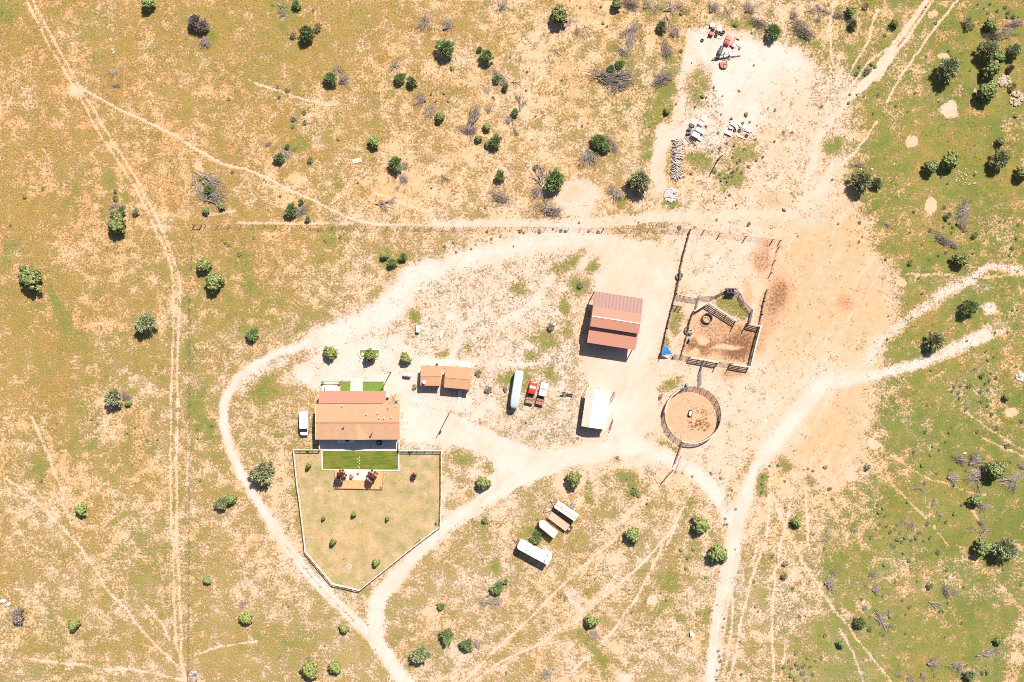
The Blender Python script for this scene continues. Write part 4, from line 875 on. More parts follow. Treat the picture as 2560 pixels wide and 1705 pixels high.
for x, y, w_, h_, hz, mt, nm, lb, ct in ((244,1050,1.1,.55,.5,m_trim,'storage_box','cream storage box behind the smaller shed','box'),(316,1053,.55,.45,.35,m_dark,'tool_bag','small dark bag behind the smaller shed','bag'),(630,1057,1.75,1.1,.14,m_white,'concrete_pad','pale square pad behind the larger shed','pad'),
        (100,645,.85,1.65,.8,m_white,'chest_freezer','white chest freezer standing alone on the pale track','freezer'),(370,706,.75,2.1,.05,m_pinkconc,'board','long pinkish board lying in the dry tufts','board')):
    t = thing(nm, lb, ct, T(2,2,x,y), math.radians(-6)); b = MB(); b.box(-w_/2,w_/2,-h_/2,h_/2,0,hz); b.build('body', mt, t)
    if hz > .3: b = MB(); b.box(-w_/2-.03,w_/2+.03,-h_/2-.03,h_/2+.03,hz+.002,hz+.06); b.build('lid', mt, t)

# ------------------------------------------------------------------ vehicles
def axis(p0, p1):
    d = p1 - p0; return (p0+p1)/2, math.atan2(d.y, d.x), d.length
m_vanw = paint('van_white', (0.74,0.75,0.76), .3, var=.05)
def van():
    c, a, L = axis(T(1,3,1137,32,1.2), T(1,3,1141,302,.8))
    t = thing('van', 'white passenger van parked left of the house, nose down', 'van', (c.x,c.y,0), a)
    h = L/2
    b = MB(); b.loft([(-h,.92,.45,1.2,.2),(-h+.1,1.02,.35,1.3,.25),(h-1.3,1.03,.35,1.28,.25),(h-.5,1.0,.35,1.12,.3),(h-.08,.9,.38,.95,.25),(h,.7,.45,.8,.15)]); b.build('body', m_vanw, t, True)
    b = MB(); b.loft([(-h+.1,.9,1.25,1.78,.1),(-h+.3,.95,1.25,1.82,.12),(h-2.0,.95,1.25,1.84,.12),(h-1.75,.93,1.25,1.8,.1),(h-.95,.88,1.2,1.3,.05)]); b.build('windows', m_glass, t, True)
    b = MB(); b.loft([(-h+.08,.84,1.76,1.95,.09),(-h+.3,.9,1.76,2.0,.1),(h-2.1,.9,1.76,2.02,.1),(h-1.8,.82,1.76,1.93,.08)]); b.build('roof', m_vanw, t, True)
    for y in (-.96,.96):
        b = MB()
        for x in (-h+.15,-.6,.9): b.beam((x,y,1.25),(x,y*.96,1.8),.12,.05)
        b.build('pillar', m_vanw, t)
        b = MB(); b.box(h-1.55,h-1.4,y*1.05-.09,y*1.05+.09,1.2,1.4); b.build('mirror', m_vanw, t)
        b = MB(); b.box(h-.14,h-.02,y*.78-.14,y*.78+.14,.72,.86); b.build('headlight', m_glass, t)
        for x in (-h+1.0,h-1.05): wheel(t, x, y*.98)
    b = MB(); b.box(-h-.1,-h+.02,-.9,.9,.4,.6); b.build('bumper', m_metal, t)
van()
def pickup(lab, p0, p1, body, bedm, grp):
    c, a, L = axis(p0, p1)        # p0 = nose, p1 = bed end
    t = thing('flatbed_truck', lab, 'truck', (c.x,c.y,0), a + math.pi, group=grp); h = L/2
    b = MB(); b.loft([(h,.62,.5,.85,.12),(h-.12,.84,.42,1.0,.2),(h-.6,.92,.4,1.1,.25),(h-1.5,.95,.4,1.17,.2),(h-3.25,.95,.4,1.17,.15),(h-3.35,.9,.45,1.12,.1)]); b.build('body', body, t, True)
    b = MB(); b.loft([(h-1.25,.8,1.12,1.2,.04),(h-1.75,.82,1.12,1.66,.08),(h-3.15,.82,1.12,1.68,.08),(h-3.3,.78,1.12,1.3,.05)]); b.build('cab_windows', m_glass if body is m_red else paint('tinted_glass', (0.16,0.17,0.13), .15), t, True)
    if body is m_red:
        b = MB(); b.add([(h-1.28,-.7,1.235),(h-1.28,.7,1.235),(h-1.72,.72,1.675),(h-1.72,-.72,1.675)], [(0,1,2,3)]); b.build('sun_shade', m_white, t)
    b = MB(); b.loft([(h-1.78,.76,1.64,1.74,.06),(h-1.95,.82,1.64,1.8,.08),(h-3.0,.82,1.64,1.8,.08),(h-3.2,.76,1.6,1.74,.06)]); b.build('roof', body, t, True)
    for y in (-.9,.9):
        b = MB(); b.beam((h-3.2,y*.9,1.15),(h-3.05,y*.88,1.7),.22,.05); b.beam((h-1.3,y*.9,1.15),(h-1.85,y*.88,1.7),.07,.06); b.build('pillar', body, t)
        b = MB(); b.box(h-1.6,h-1.45,y*1.12-.1,y*1.12+.1,1.1,1.28); b.build('mirror', m_dark, t)
        b = MB(); b.box(h-.12,h+.02,y*.72-.13,y*.72+.13,.72,.9); b.build('headlight', m_white, t)
        for x in (h-.95, -h+1.1): wheel(t, x, y*.92, .39)
    b = MB(); b.box(-h,-h+1.42,-1.0,1.0,.88,.98); b.build('flatbed', bedm, t)
    b = MB(); b.box(-h+1.5,h-3.4,-.42,.42,.5,.8); b.box(-h+.05,-h+1.6,-.4,.4,.5,.87); b.build('chassis', m_dark, t)
    b = MB(); b.tube([(-h+1.5,-.95,.98),(-h+1.5,-.9,1.7),(-h+1.5,.9,1.7),(-h+1.5,.95,.98)], .05, 6); b.tube([(-h+1.5,-.3,.98),(-h+1.5,-.3,1.7)], .04, 6); b.tube([(-h+1.5,.3,.98),(-h+1.5,.3,1.7)], .04, 6); b.build('headache_rack', m_dark, t)
    b = MB(); b.box(h-.05,h+.06,-.85,.85,.45,.62); b.build('bumper', m_metal, t)
pickup('red flatbed pickup with white sun shade in the windscreen', T(2,2,1430,1243,1), T(2,2,1374,1500,1), m_red, m_brownmetal, 'flatbed pickups')
pickup('white flatbed pickup with rust-brown bed', T(2,2,1556,1268,1), T(2,2,1492,1515,1), m_vanw, paint('rust_bed', (0.27,0.11,0.075), .8, var=.3), 'flatbed pickups')
# long silver trailer
c, a, L = axis(T(2,2,1264,1124,1.5), T(2,2,1197,1556,1.5))
t = thing('camper_trailer', 'long silver-white rounded trailer left of the red pickup', 'trailer', (c.x,c.y,0), a); h = L/2
m_silver = ribbed('silver_skin', (0.32,0.37,0.40), 'X', .35, rough=.4, amt=.15, dark=.85)
b = MB(); b.loft([(-h,.75,.9,2.3,.35),(-h+.15,1.02,.6,2.55,.3),(-h+.6,1.1,.5,2.65,.28),(h-2.2,1.1,.5,2.65,.28),(h-1.5,1.05,.6,2.65,.28),(h-.5,.92,.9,2.55,.3),(h-.12,.7,1.1,2.4,.3),(h,.5,1.3,2.2,.25)]); b.build('body', m_silver, t, True)
for y in (-1.02,1.02):
    for x in (-.5-.4,-.5+.5): wheel(t, x, y)
    b = MB(); b.box(-2.8,-1.6,y*1.085-.02,y*1.085+.02,1.5,2.0); b.build('window', m_glass, t)
    b = MB(); b.box(-1.5,.6,y-.1,y+.12*(1 if y>0 else -1),.8,.9); b.build('fender', m_silver, t)
b = MB(); b.tube([(h-1.2,0,1.0),(h+.1,0,.9),(h+.15,0,.4)], .08, 6); b.tube([(h-2.1,.5,.0),(h-2.1,.5,.7)], .05, 6); b.build('hitch', m_dark, t)
# lower trailer group
c, a, L = axis((T(2,3,1705,1055,2)+T(2,3,1660,1130,2))/2, (T(2,3,1940,1215,2)+T(2,3,1895,1290,2))/2)
t = thing('box_trailer', 'white box trailer with rust-orange stains on its roof', 'trailer', (c.x,c.y,0), a); h = L/2
b = MB(); b.loft([(-h,.88,.5,2.15,.15),(-h+.12,.97,.45,2.25,.15),(h-.1,.97,.45,2.25,.15),(h,.92,.5,2.2,.12)]); bd = b.build('body', paint('dirty_white', (0.60,0.55,0.49), .5, var=.12), t, True)
def rust_roof():
    m, n, l, p = new_mat('rust_stained_roof'); tc = n.new('ShaderNodeTexCoord')
    sx_ = n.new('ShaderNodeSeparateXYZ'); l.new(tc.outputs['Object'], sx_.inputs[0])
    f = noise_(n, l, tc.outputs['Object'], 1.7, 5, .7)
    band = math_(n, l, 'SUBTRACT', .62, math_(n, l, 'ABSOLUTE', sx_.outputs['Y'])); band = math_(n, l, 'MULTIPLY', band, 1.0)
    f2 = sstep(n, l, math_(n, l, 'ADD', f, math_(n, l, 'MULTIPLY', band, .55)), .66, .86)
    l.new(mixc(n, l, f2, (0.63,0.58,0.52), (0.45,0.17,0.06)), p.inputs['Base Color']); p.inputs['Roughness'].default_value = .6
    return m
b = MB(); b.sheet([(-h+.12,-.85,2.275),(h-.12,-.85,2.275),(h-.12,.85,2.275),(-h+.12,.85,2.275)], .02); b.build('roof', rust_roof(), t)
for y in (-.95,.95):
    for x in (-.2,.7): wheel(t, x, y, .34)
b = MB(); b.tube([(-h,.6,.5),(-h-1.3,0,.5),(-h,-.6,.5)], .06, 6); b.tube([(-h-1.3,0,.1),(-h-1.3,0,.9)], .05, 6); b.build('hitch', m_dark, t)
t = thing('wheel_rim', 'thin pale hoop lying above the trailer hitches', 'hoop', T(2,3,1637,1052)); b = MB(); b.ring((0,0),.27,.37,.02,.16,18); b.build('ring', m_metal, t); b = MB(); b.disc((0,0),.26,.01,.05,16); b.build('disc', m_white, t)
t = thing('steel_grate', 'dark blue slatted steel rack beside the rust-stained trailer', 'rack', T(2,3,1873,1105), math.radians(-32))
for k in range(5): b = MB(); b.box(-.42,.42,-.6+k*.28,-.46+k*.28,.3,.38); b.build('slat', paint('slate_steel', (0.16,0.2,0.25), .5), t)
b = MB(); b.box(-.48,-.43,-.65,.7,0,.4); b.box(.43,.48,-.65,.7,0,.4); b.build('frame', m_dark, t)
c, a, L = axis((T(2,3,1635,1170,.8)+T(2,3,1570,1240,.8))/2, (T(2,3,1845,1335,.8)+T(2,3,1790,1400,.8))/2)
t = thing('flatbed_trailer', 'wooden-decked flatbed trailer between the rusty and the cream trailers', 'trailer', (c.x,c.y,0), a); h = L/2
m_deck = ribbed('deck_planks', (0.40,0.27,0.19), 'Y', .8, rough=.9, amt=.35)
b = MB(); b.box(-h,h,-.92,.92,.78,.86); b.build('deck', m_deck, t)
for y in (-1.0,1.0):
    b = MB(); b.box(-h,h,y-.06,y+.06,.66,.84); b.build('side_rail', m_dark, t)
    for x in (.1,1.0): wheel(t, x, y*.9, .33)
    b = MB()
    for k in range(5): b.box(h+.1+k*.2,h+.2+k*.2,y*.58-.3,y*.58+.3,.5-.07*k,.56-.07*k)
    b.box(h,h+1.1,y*.58-.34,y*.58-.3,.3,.5); b.box(h,h+1.1,y*.58+.3,y*.58+.34,.3,.5); b.build('ramp', m_dark, t)
b = MB(); b.box(h,h+.6,-.25,.25,.5,.8); b.build('beavertail', m_deck, t)
b = MB(); b.tube([(-h,.75,.7),(-h-1.5,0,.6),(-h,-.75,.7)], .07, 6); b.tube([(-h-1.5,0,.1),(-h-1.5,0,.95)], .06, 6); b.build('hitch', m_dark, t)
b = MB(); b.tube([(-h+.1,-.8,.86),(-h+.1,-.8,1.3),(-h+.1,.8,1.3),(-h+.1,.8,.86)], .04, 6); b.tube([(-h+.1,0,.86),(-h+.1,0,1.3)], .03, 6); b.build('front_rack', m_dark, t)
c, a, L = axis(T(2,3,1490,1298,2), (T(2,3,1705,1410,2)+T(2,3,1655,1490,2))/2)
t = thing('stock_trailer', 'cream trailer with pointed nose, lowest of the three side by side', 'trailer', (c.x,c.y,0), a); h = L/2
m_crm = paint('cream_skin', (0.58,0.48,0.38), .5, var=.08, scale=1.5)
b = MB(); b.loft([(-h,.1,.6,2.1,.08),(-h+.35,.55,.5,2.2,.12),(-h+.9,.93,.45,2.25,.14),(h-.05,.95,.45,2.25,.14),(h,.93,.5,2.2,.1)]); b.build('body', m_crm, t, True)
for y in (-.93,.93):
    for x in (.2,1.1): wheel(t, x, y, .33)
b = MB(); b.tube([(-h+.5,0,.5),(-h-.7,.15,.5),(-h-.7,.15,.9)], .06, 6); b.build('hitch', m_dark, t)
c, a, L = axis(S2W(1296,1360,2.6), (T(2,4,1635,140,2.6)+T(2,4,1600,215,2.6))/2 + Vector((-.1,0,0)))
t = thing('travel_trailer', 'bright white travel trailer at the bottom with roof vents', 'trailer', (c.x,c.y,0), a); h = L/2
b = MB(); b.loft([(-h,.7,.9,2.3,.3),(-h+.2,1.08,.6,2.65,.3),(-h+.7,1.2,.5,2.75,.15),(h-.3,1.2,.5,2.75,.12),(h,1.1,.7,2.6,.12)]); b.build('body', m_vanw, t, True)
for y in (-1.12,1.12):
    for x in (.3,1.2): wheel(t, x, y, .35)
    for x in (-2.6,-.9,2.6): b = MB(); b.box(x-.45,x+.45,y*1.07-.015,y*1.07+.015,1.5,2.1); b.build('window', m_glass, t)
for x, y, sx_, sy_, hz, mt in ((-1.9,-.35,.5,.18,.16,m_metal),(.1,.3,.16,.16,.1,m_metal),(3.2,.95,.35,.25,.14,m_dark),(3.15,-.15,.32,.6,.12,m_metal),(3.3,-.75,.4,.5,.1,m_metal),(-3.6,0,.12,.12,.1,m_metal),(3.9,.5,.25,.2,.1,m_dark)):
    b = MB(); b.box(x-sx_/2,x+sx_/2,y-sy_/2,y+sy_/2,2.752,2.76+hz); b.build('roof_vent', mt, t)
b = MB(); b.box(2.2,4.0,1.2,1.75,.9,2.3); b.build('slide_out', m_vanw, t)
b = MB(); b.tube([(-h+.1,.5,.5),(-h-1.2,0,.5),(-h+.1,-.5,.5)], .07, 6); b.build('hitch', m_dark, t)

# ------------------------------------------------------------------ utility poles
def pole(lab, base, h, r=.16, arm=None, extra=None, light=False):
    t = thing('utility_pole', lab, 'pole', (base.x,base.y,0)); b = MB(); b.tube([(0,0,0),(0,0,h)], [r, r*.7], 9); b.build('pole', m_post, t)
    if arm: b = MB(); b.beam((-arm,-.05,h-.4),(arm,.05,h-.4),.12,.12); b.build('cross_arm', m_post, t)
    if extra: b = MB(); b.tube([(.25,-.05,h-extra),(.25,-.05,h-extra+.8)], .22, 10); b.build('transformer', m_metal, t)
    if light: b = MB(); b.tube([(0,0,h-.1),(-.5,-.1,h+.1)], .05, 6); b.tube([(-.5,-.1,h+.1),(-.75,-.14,h)], [.1,.2], 8); b.build('lamp_head', m_metal, t)
    return t
pole('grey pole with a transformer standing in the pale driveway', T(2,3,470,20), 8.3, .13, extra=2.2)
pole('dark pole standing among tufts below the junk yard', T(3,1,1190,265), 5.2, .17)
pole('dark yard light pole at the right end of the front turf', T(1,2,2140,1140), 5.8, .13, arm=.35, light=True)

# ------------------------------------------------------------------ corral fittings
def trough(lab, p, rx, ry, h=.6, rot=0.0, boards=True):
    t = thing('water_trough', lab, 'water trough', (p.x,p.y,0), rot, group='stock water troughs'); n_ = 28
    b = MB(); o = [(rx*math.cos(2*math.pi*k/n_), ry*math.sin(2*math.pi*k/n_)) for k in range(n_)]; i_ = [(x*.9, y*.9) for x, y in o]
    vs = [(x,y,0) for x,y in o]+[(x,y,h) for x,y in o]+[(x,y,h) for x,y in i_]+[(x,y,.1) for x,y in i_]; fs = []
    for k in range(n_):
        k2 = (k+1) % n_
        for j in range(3): fs.append((j*n_+k, j*n_+k2, (j+1)*n_+k2, (j+1)*n_+k))
    b.add(vs, fs); b.build('tank', m_metal if not boards else m_greywood, t)
    b = MB(); b.prism([(x*.98,y*.98) for x,y in i_], .12, h-.13); b.build('water', m_water, t)
    return t
tr = trough('round stock tank half under the left corral fence', T(3,2,745,35), .88, .88, .65)
tr = trough('oval water trough, upper of the touching pair', T(3,2,829,655), .55, .95, .6); b = MB(); b.box(-.55,.55,-.12,.02,.6,.68); b.build('board', m_paleboard, tr)
tr = trough('round water trough, lower of the touching pair', T(3,2,872,682), .55, .62, .6); b = MB(); b.box(-.62,.7,-.12,.0,.602,.68); b.box(-.62,.7,.1,.2,.602,.68); b.build('board', m_paleboard, tr)
t = thing('bale_ring', 'round rusty bale feeder ring in the brown pen', 'bale feeder', T(3,2,1062,520))
for z in (.1,.65,1.2): b = MB(); b.ring((0,0),1.17,1.25,z,z+.08,30); b.build('hoop', m_rust, t)
b = MB(); b.ring((0,0),1.19,1.22,.1,.62,30); b.build('skirt', m_rust, t)
for k in range(12): a = k*math.pi/6; b = MB(); b.tube([(1.21*math.cos(a),1.21*math.sin(a),.1),(1.21*math.cos(a),1.21*math.sin(a),1.2)], .035, 5); b.build('upright', m_rust, t)
p = T(3,2,862,765); t = thing('feed_drum', 'dark upright drum below the troughs with a blue lid', 'drum', p); b = MB(); b.tube([(0,0,0),(0,0,1.1)], .32, 14); b.build('drum', m_dark, t); b = MB(); b.disc((0,0),.3,1.1,1.14,14); b.build('lid', m_bluedrum, t)
t = thing('feed_drum', 'small dark drum standing by the blue tarp', 'drum', T(3,2,680,958)); b = MB(); b.tube([(0,0,0),(0,0,.8)], .28, 14); b.build('drum', m_dark, t); b = MB(); b.disc((0,0),.27,.8,.84,14); b.build('lid', m_metal, t)
# blue tarp shelter
c = T(3,2,600,900); t = thing('tarp_shelter', 'bright blue tarp shelter in the bottom left corner of the corral', 'tarp shelter', c)
def Z(x, y, z): p = T(3,2,x,y,z); return (p.x-c.x, p.y-c.y, z)
b = MB(); A, B_, C_, D_, E_ = Z(545,932,1.6), Z(572,845,2.0), Z(612,862,2.3), Z(668,935,1.5), Z(548,905,1.8)
b.add([A,D_,C_,B_,E_], [(0,1,2),(0,2,3),(0,3,4)]); b.add([C_,Z(632,838,1.3),Z(600,850,1.7)], [(0,1,2)]); b.add([A,Z(545,944,1.1),D_], [(0,1,2)]); b.build('tarp', m_blue, t)
for q in ((550,930),(665,933),(575,848),(614,864)):
    p = Z(*q, 0); b = MB(); b.tube([(p[0],p[1],0),(p[0],p[1],1.5)], .05, 6); b.build('leg', m_rust, t)
for x, y, lab in ((830,1282,'light blue drum standing outside the top of the round pen'),(770,1338,'blue barrel lying against the round pen rails')):
    p = T(3,2,x,y); t = thing('barrel', lab, 'barrel', (p.x,p.y,0), .5, group='blue barrels'); b = MB()
    if y < 1300: b.tube([(0,0,0),(0,0,.85)], .33, 14)
    else: b.tube([(-.5,0,.32),(.5,0,.32)], .32, 14)
    b.build('drum', m_bluedrum, t, True); q = MB()
    for s_ in (.25,.6): q.ring((0,0),.325,.35,s_,s_+.04,14) if y < 1300 else q.tube([(-.5+s_,0,.32),(-.46+s_,0,.32)], .345, 14)
    q.build('hoop', m_metal, t)
t = thing('hay_feeder', 'dark rectangular feed box with pale hay in the round pen', 'feed box', T(3,3,870,42), math.radians(-15)); b = MB()
for x0, x1_, y0, y1_ in ((-.38,.38,-.72,-.62),(-.38,.38,.62,.72),(-.38,-.3,-.62,.62),(.3,.38,-.62,.62)): b.box(x0,x1_,y0,y1_,0,.6)
b.build('frame', m_dark, t); b = MB(); b.box(-.3,.3,-.62,.62,.1,.45); b.build('hay', m_trim, t)
p = T(3,2,525,1430); t = thing('garden_tiller', 'dark spiky farm tool left of the round pen', 'farm tool', p, -.3)
b = MB(); b.tube([(-.2,-.9,.1),(0,0,.5),(.2,.9,1.0)], .07, 6); b.tube([(-.4,.6,.9),(.6,.95,1.05)], .05, 6); b.build('handle', m_dark, t)
for k in range(5): b = MB(); b.tube([(-.45,-.6+k*.3,.0),(.45,-.5+k*.3,.55)], .05, 5); b.build('tine', m_rust, t)
for lab, pts in (('thin bent pipe gate leaning beside the white garage', [(2302,200),(2335,115),(2330,150),(2305,235)]),('thin bent pipe gate above the other beside the white garage', [(2310,-120),(2350,-205),(2350,-150),(2312,-85)])):
    q = [T(2,3,x,y) for x,y in pts]; pipe_fence('pipe_gate', lab, q, nr=2, h=1.1, r=.035, rp=.04, cat='gate', group='leaning gates', closed=True)
p = T(2,2,1770,1380); t = thing('grinder_stand', 'dark tripod tool stand left of the steel bench', 'tool stand', p)
b = MB(); b.box(-.5,.5,-.08,.3,1.0,1.12); b.build('table', m_dark, t)
for dx, dy in ((-.4,.3),(.4,.3),(0,-.35)): b = MB(); b.tube([(dx,dy,0),(0,.1,1.0)], .06, 5); b.build('leg', m_dark, t)
t = thing('steel_bench', 'low dark steel bench right of the tool stand', 'bench', T(2,2,1840,1398), math.radians(-9)); b = MB(); b.box(-.82,.82,-.22,.22,.45,.52); b.build('seat', m_metal, t)
b = MB(); b.box(-.82,.82,.16,.22,.52,.9); b.build('backrest', m_dark, t)
for x in (-.7,.7): b = MB(); b.box(x-.05,x+.05,-.2,.2,0,.45); b.build('leg', m_dark, t)
# propane tank
c, a, L = axis(T(1,2,2278,1170,.8), T(1,2,2375,1180,.8)); t = thing('propane_tank', 'white propane tank with red cap right of the house', 'propane tank', (c.x,c.y,0), a)
b = MB(); h = L/2; b.tube([(-h,0,.8),(-h+.08,0,.8),(-h+.3,0,.8),(h-.3,0,.8),(h-.08,0,.8),(h,0,.8)], [.08,.3,.42,.42,.3,.08], 16); b.build('tank', m_white, t, True)
b = MB(); b.tube([(0,0,1.2),(0,0,1.32)], .14, 10); b.build('cap', paint('red_cap', (0.5,0.12,0.1)), t)
for x in (-.6,.6): b = MB(); b.box(x-.08,x+.08,-.3,.3,0,.45); b.build('leg', m_brownmetal, t)

# ------------------------------------------------------------------ junk yard
def J(x, y, z=0): return S2W(1690 + x/6.73, 40 + y/6.73, z)
def J2(x, y, z=0): return S2W(1690 + x/6.4, 270 + y/6.4, z)
tyre_mesh = None
def tyre(lab, p, r=.42, grp='loose tyres'):
    t = thing('tyre', lab, 'tyre', (p.x,p.y,0), R.uniform(0,3), grp); b = MB(); n_ = 20; vs = []; fs = []
    for k in range(n_):
        a = 2*math.pi*k/n_
        for j in range(6):
            q = 2*math.pi*j/6; rr = r*.72 + r*.28*math.cos(q); vs.append((rr*math.cos(a), rr*math.sin(a), .15+.14*math.sin(q)))
    for k in range(n_):
        for j in range(6): fs.append((k*6+j, ((k+1)%n_)*6+j, ((k+1)%n_)*6+(j+1)%6, k*6+(j+1)%6))
    b.add(vs, fs); b.build('tread', m_tyre, t, True); return t
for x, y, lab in ((678,265,'tyre below the white board, left of the dark trio'),(728,292,'tyre in the middle of the scrap cluster'),(798,272,'tyre right of the white board, nearest the red car shell'),(668,335,'tyre with pale hub at the lower left of the cluster'),(438,410,'tyre lying alone left of the scrap'),(762,312,'pale dusty tyre between the two right ones')): tyre(lab, J(x,y))
for x, y, lab in ((937,358,'tyre left of its twin beside the grey lumber'),(1011,360,'tyre right of its twin beside the grey lumber'),(1125,445,'tyre under a weed below the lumber')): tyre(lab, J2(x,y))
def crate(nm, lab, cat, p, w_, h_, hz, mt, rot=0.0, lid=None):
    t = thing(nm, lab, cat, (p.x,p.y,0), math.radians(rot)); b = MB(); b.box(-w_/2,w_/2,-h_/2,h_/2,0.02,hz); b.build('body', mt, t)
    b = MB()
    for x in (-w_/2,w_/2): b.box(x-.035,x+.035,-h_/2-.03,h_/2+.03,0.01,hz+.04)
    b.build('frame', lid or m_greywood, t); return t
crate('metal_sheet', 'white metal sheet at the top of the scrap cluster', 'sheet', J(724,203), .95, 1.5, .12, m_white, 0, m_white)
crate('wooden_crate', 'pale wooden crate left of the white sheet', 'crate', J(610,165), 1.2, .9, .5, m_trim, -5)
crate('scrap_bin', 'dark brown scrap bin below the pale crate', 'bin', J(625,215), .8, .6, .6, m_dark, -20, m_rust)
crate('rusty_locker', 'reddish brown metal locker left of the tyres', 'locker', J(585,310), .95, .7, .8, m_oxide, -15, m_dark)
crate('plywood_sheet', 'pale plywood sheet below the tyres', 'sheet', J(725,355), 1.1, .75, .1, m_paleboard, -25, m_wood)
crate('roof_panel', 'pale dusty panel right of the red car frame', 'panel', J(1075,465), 1.2, 1.5, .12, m_pinkconc, -25, m_trim)
crate('rubbish_heap', 'pale flattened rubbish left of the scrap cluster', 'rubbish', J(450,255), 1.3, .7, .1, m_trim, 30, m_white)
# red car shell: hood, cabin and boot with no wheels
c, a, L = axis(J(900,330,.6), J(845,480,.6)); t = thing('car_shell', 'stripped red car shell sitting on the pale dirt', 'car shell', (c.x,c.y,0), a, 'old red car bodies'); h = max(L/2, 1.25)
m_fred = paint('faded_red', (0.45,0.09,0.075), .5, alt=(0.30,0.05,0.04), scale=1.5)
b = MB(); b.loft([(-h,.55,.1,.5,.1),(-h+.2,.68,.05,.7,.15),(0,.72,.05,.75,.15),(h-.2,.68,.05,.65,.15),(h,.55,.1,.5,.1)]); b.build('body', m_fred, t, True)
b = MB(); b.box(-.1,.0,-.66,.66,.75,.83); b.box(-h*.7,h*.7,-.05,.05,.72,.79); b.build('rib', m_dark, t); b = MB(); b.box(h*.45,h*.8,-.35,.35,.66,.72); b.build('hatch', m_rust, t)
c, a, L = axis(J(1020,385,.5), J(955,500,.5)); t = thing('car_shell', 'open red car frame with a white floor beside the red shell', 'car shell', (c.x,c.y,0), a, 'old red car bodies'); h = max(L/2,1.15)
b = MB(); b.box(-h,h,-.62,.62,.02,.2); b.build('floor', m_trim, t); b = MB()
b.box(-h,h,.62,.74,.02,.55); b.box(-h,h,-.74,-.62,.02,.55); b.box(-h-.06,-h,-.74,.74,.02,.55); b.box(h,h+.06,-.74,.74,.02,.55); b.build('frame', m_fred, t)
b = MB(); b.box(-h,h*.9,-.6,-.05,.22,.5); b.build('panel', m_fred, t)
# black upright tank lying on a skid
c, a, L = axis(J(770,525,1), J(728,640,1)); t = thing('fuel_tank', 'black cylindrical fuel tank on a pale skid', 'tank', (c.x,c.y,0), a); h = 1.15
b = MB(); b.tube([(-h,0,1.15),(-h+.1,0,1.15),(h-.1,0,1.15),(h,0,1.15)], [.3,.48,.48,.3], 18); b.build('tank', paint('tank_grey', (0.07,0.065,0.075), .4), t, True)
for x in (-.7,.7): b = MB(); b.tube([(x,-.6,0),(x,-.3,.75)], .06, 6); b.tube([(x,.6,0),(x,.3,.75)], .06, 6); b.build('leg', m_metal, t)
b = MB(); b.box(h,h+.5,-.7,.7,.1,.2); b.build('skid', m_white, t)
def pipes(nm, lab, cat, c, n_, L, w_, ang, mat, seed, rad=.06, spread=20, hz=.5, stuff=False):
    rr = random.Random(seed); t = thing(nm, lab, cat, (c.x,c.y,0), math.radians(ang))
    for k in range(n_):
        a = math.radians(rr.uniform(-spread, spread)); l_ = L*rr.uniform(.5,1)/2; x, y = rr.uniform(-.25,.25)*L, rr.uniform(-.5,.5)*w_; z = rr.uniform(.06,hz)
        b = MB(); b.beam((x-l_*math.cos(a),y-l_*math.sin(a),z),(x+l_*math.cos(a),y+l_*math.sin(a),z+rr.uniform(-.05,.1)), rad*rr.uniform(1,2.6), rad); b.build('length', mat, t)
    return t
pipes('scrap_heap', 'grey heap of scrap pipes right of the black fuel tank', 'scrap heap', J(880,630), 16, 2.4, 1.9, 75, m_metal, 1, .08, 40, .9)
pipes('scrap_bar', 'long dark steel channel lying under the scrap heap', 'steel channel', J(840,695), 3, 5.0, .3, 5, m_dark, 2, .12, 3, .4)
pipes('pole_stack', 'thin grey poles lying below the steel channel', 'poles', J(855,740), 3, 2.6, .3, 2, m_greywood, 3, .05, 4, .2)
t = thing('oil_drum', 'white round drum at the foot of the fuel tank', 'drum', J(715,690)); b = MB(); b.tube([(0,0,0),(0,0,.7)], .3, 14); b.build('drum', m_white, t); b = MB(); b.disc((0,0),.2,.702,.72,12); b.build('lid', m_trim, t)
t = thing('oil_drum', 'white round drum in the pipe scrap heap', 'drum', J(897,655)); b = MB(); b.tube([(0,0,0),(0,0,1.0)], .28, 14); b.build('drum', m_white, t); b = MB(); b.disc((0,0),.18,1.002,1.02,12); b.build('lid', m_metal, t)
t = thing('stock_tank_frame', 'rust-pink rounded steel frame below the fuel tank', 'steel frame', J(792,825), math.radians(8)); b = MB()
b.prism([(-.85,.7),(-.85,-.35),(-.4,-.85),(.5,-.95),(.9,-.6),(.9,.7)], .02, .35); b.build('body', m_oxide, t)
b = MB(); b.beam((-.85,0,.4),(.9,0,.4),.08,.1); b.beam((0,.7,.4),(0,-.9,.4),.08,.1); b.tube([(-.85,.7,.4),(-.85,-.35,.4),(-.4,-.85,.4),(.5,-.95,.4),(.9,-.6,.4),(.9,.7,.4)], .07, 6); b.build('bars', m_rust, t)
# second scrap pile
crate('wood_box', 'large pale wooden box at the top left of the white scrap pile', 'box', J2(275,230), 1.4, 1.5, .6, m_pinkconc, -25, m_trim)
crate('old_cooker', 'black box leaning against the pale wooden box', 'box', J2(243,288), .95, .8, .75, m_dark, -25, m_rust)
crate('old_freezer', 'dark grey cabinet at the left of the white scrap pile', 'cabinet', J2(215,345), 1.2, .7, .7, m_dark, -25, m_metal)
crate('old_freezer', 'dark green cabinet at the lower left of the white scrap pile', 'cabinet', J2(200,405), 1.0, .5, .6, m_dark, 5, m_metal)
crate('washing_machine', 'white washing machine with a round lid mark', 'washing machine', J2(432,180), 1.1, 1.0, .85, m_white, -35, m_trim)
crate('old_cabinet', 'white cabinet below the washing machine', 'cabinet', J2(392,255), 1.2, .9, .8, m_white, -35, m_trim)
crate('metal_desk', 'long white sheet-metal locker in the middle of the scrap pile', 'locker', J2(372,365), 2.0, 1.1, .7, m_white, -22, m_metal)
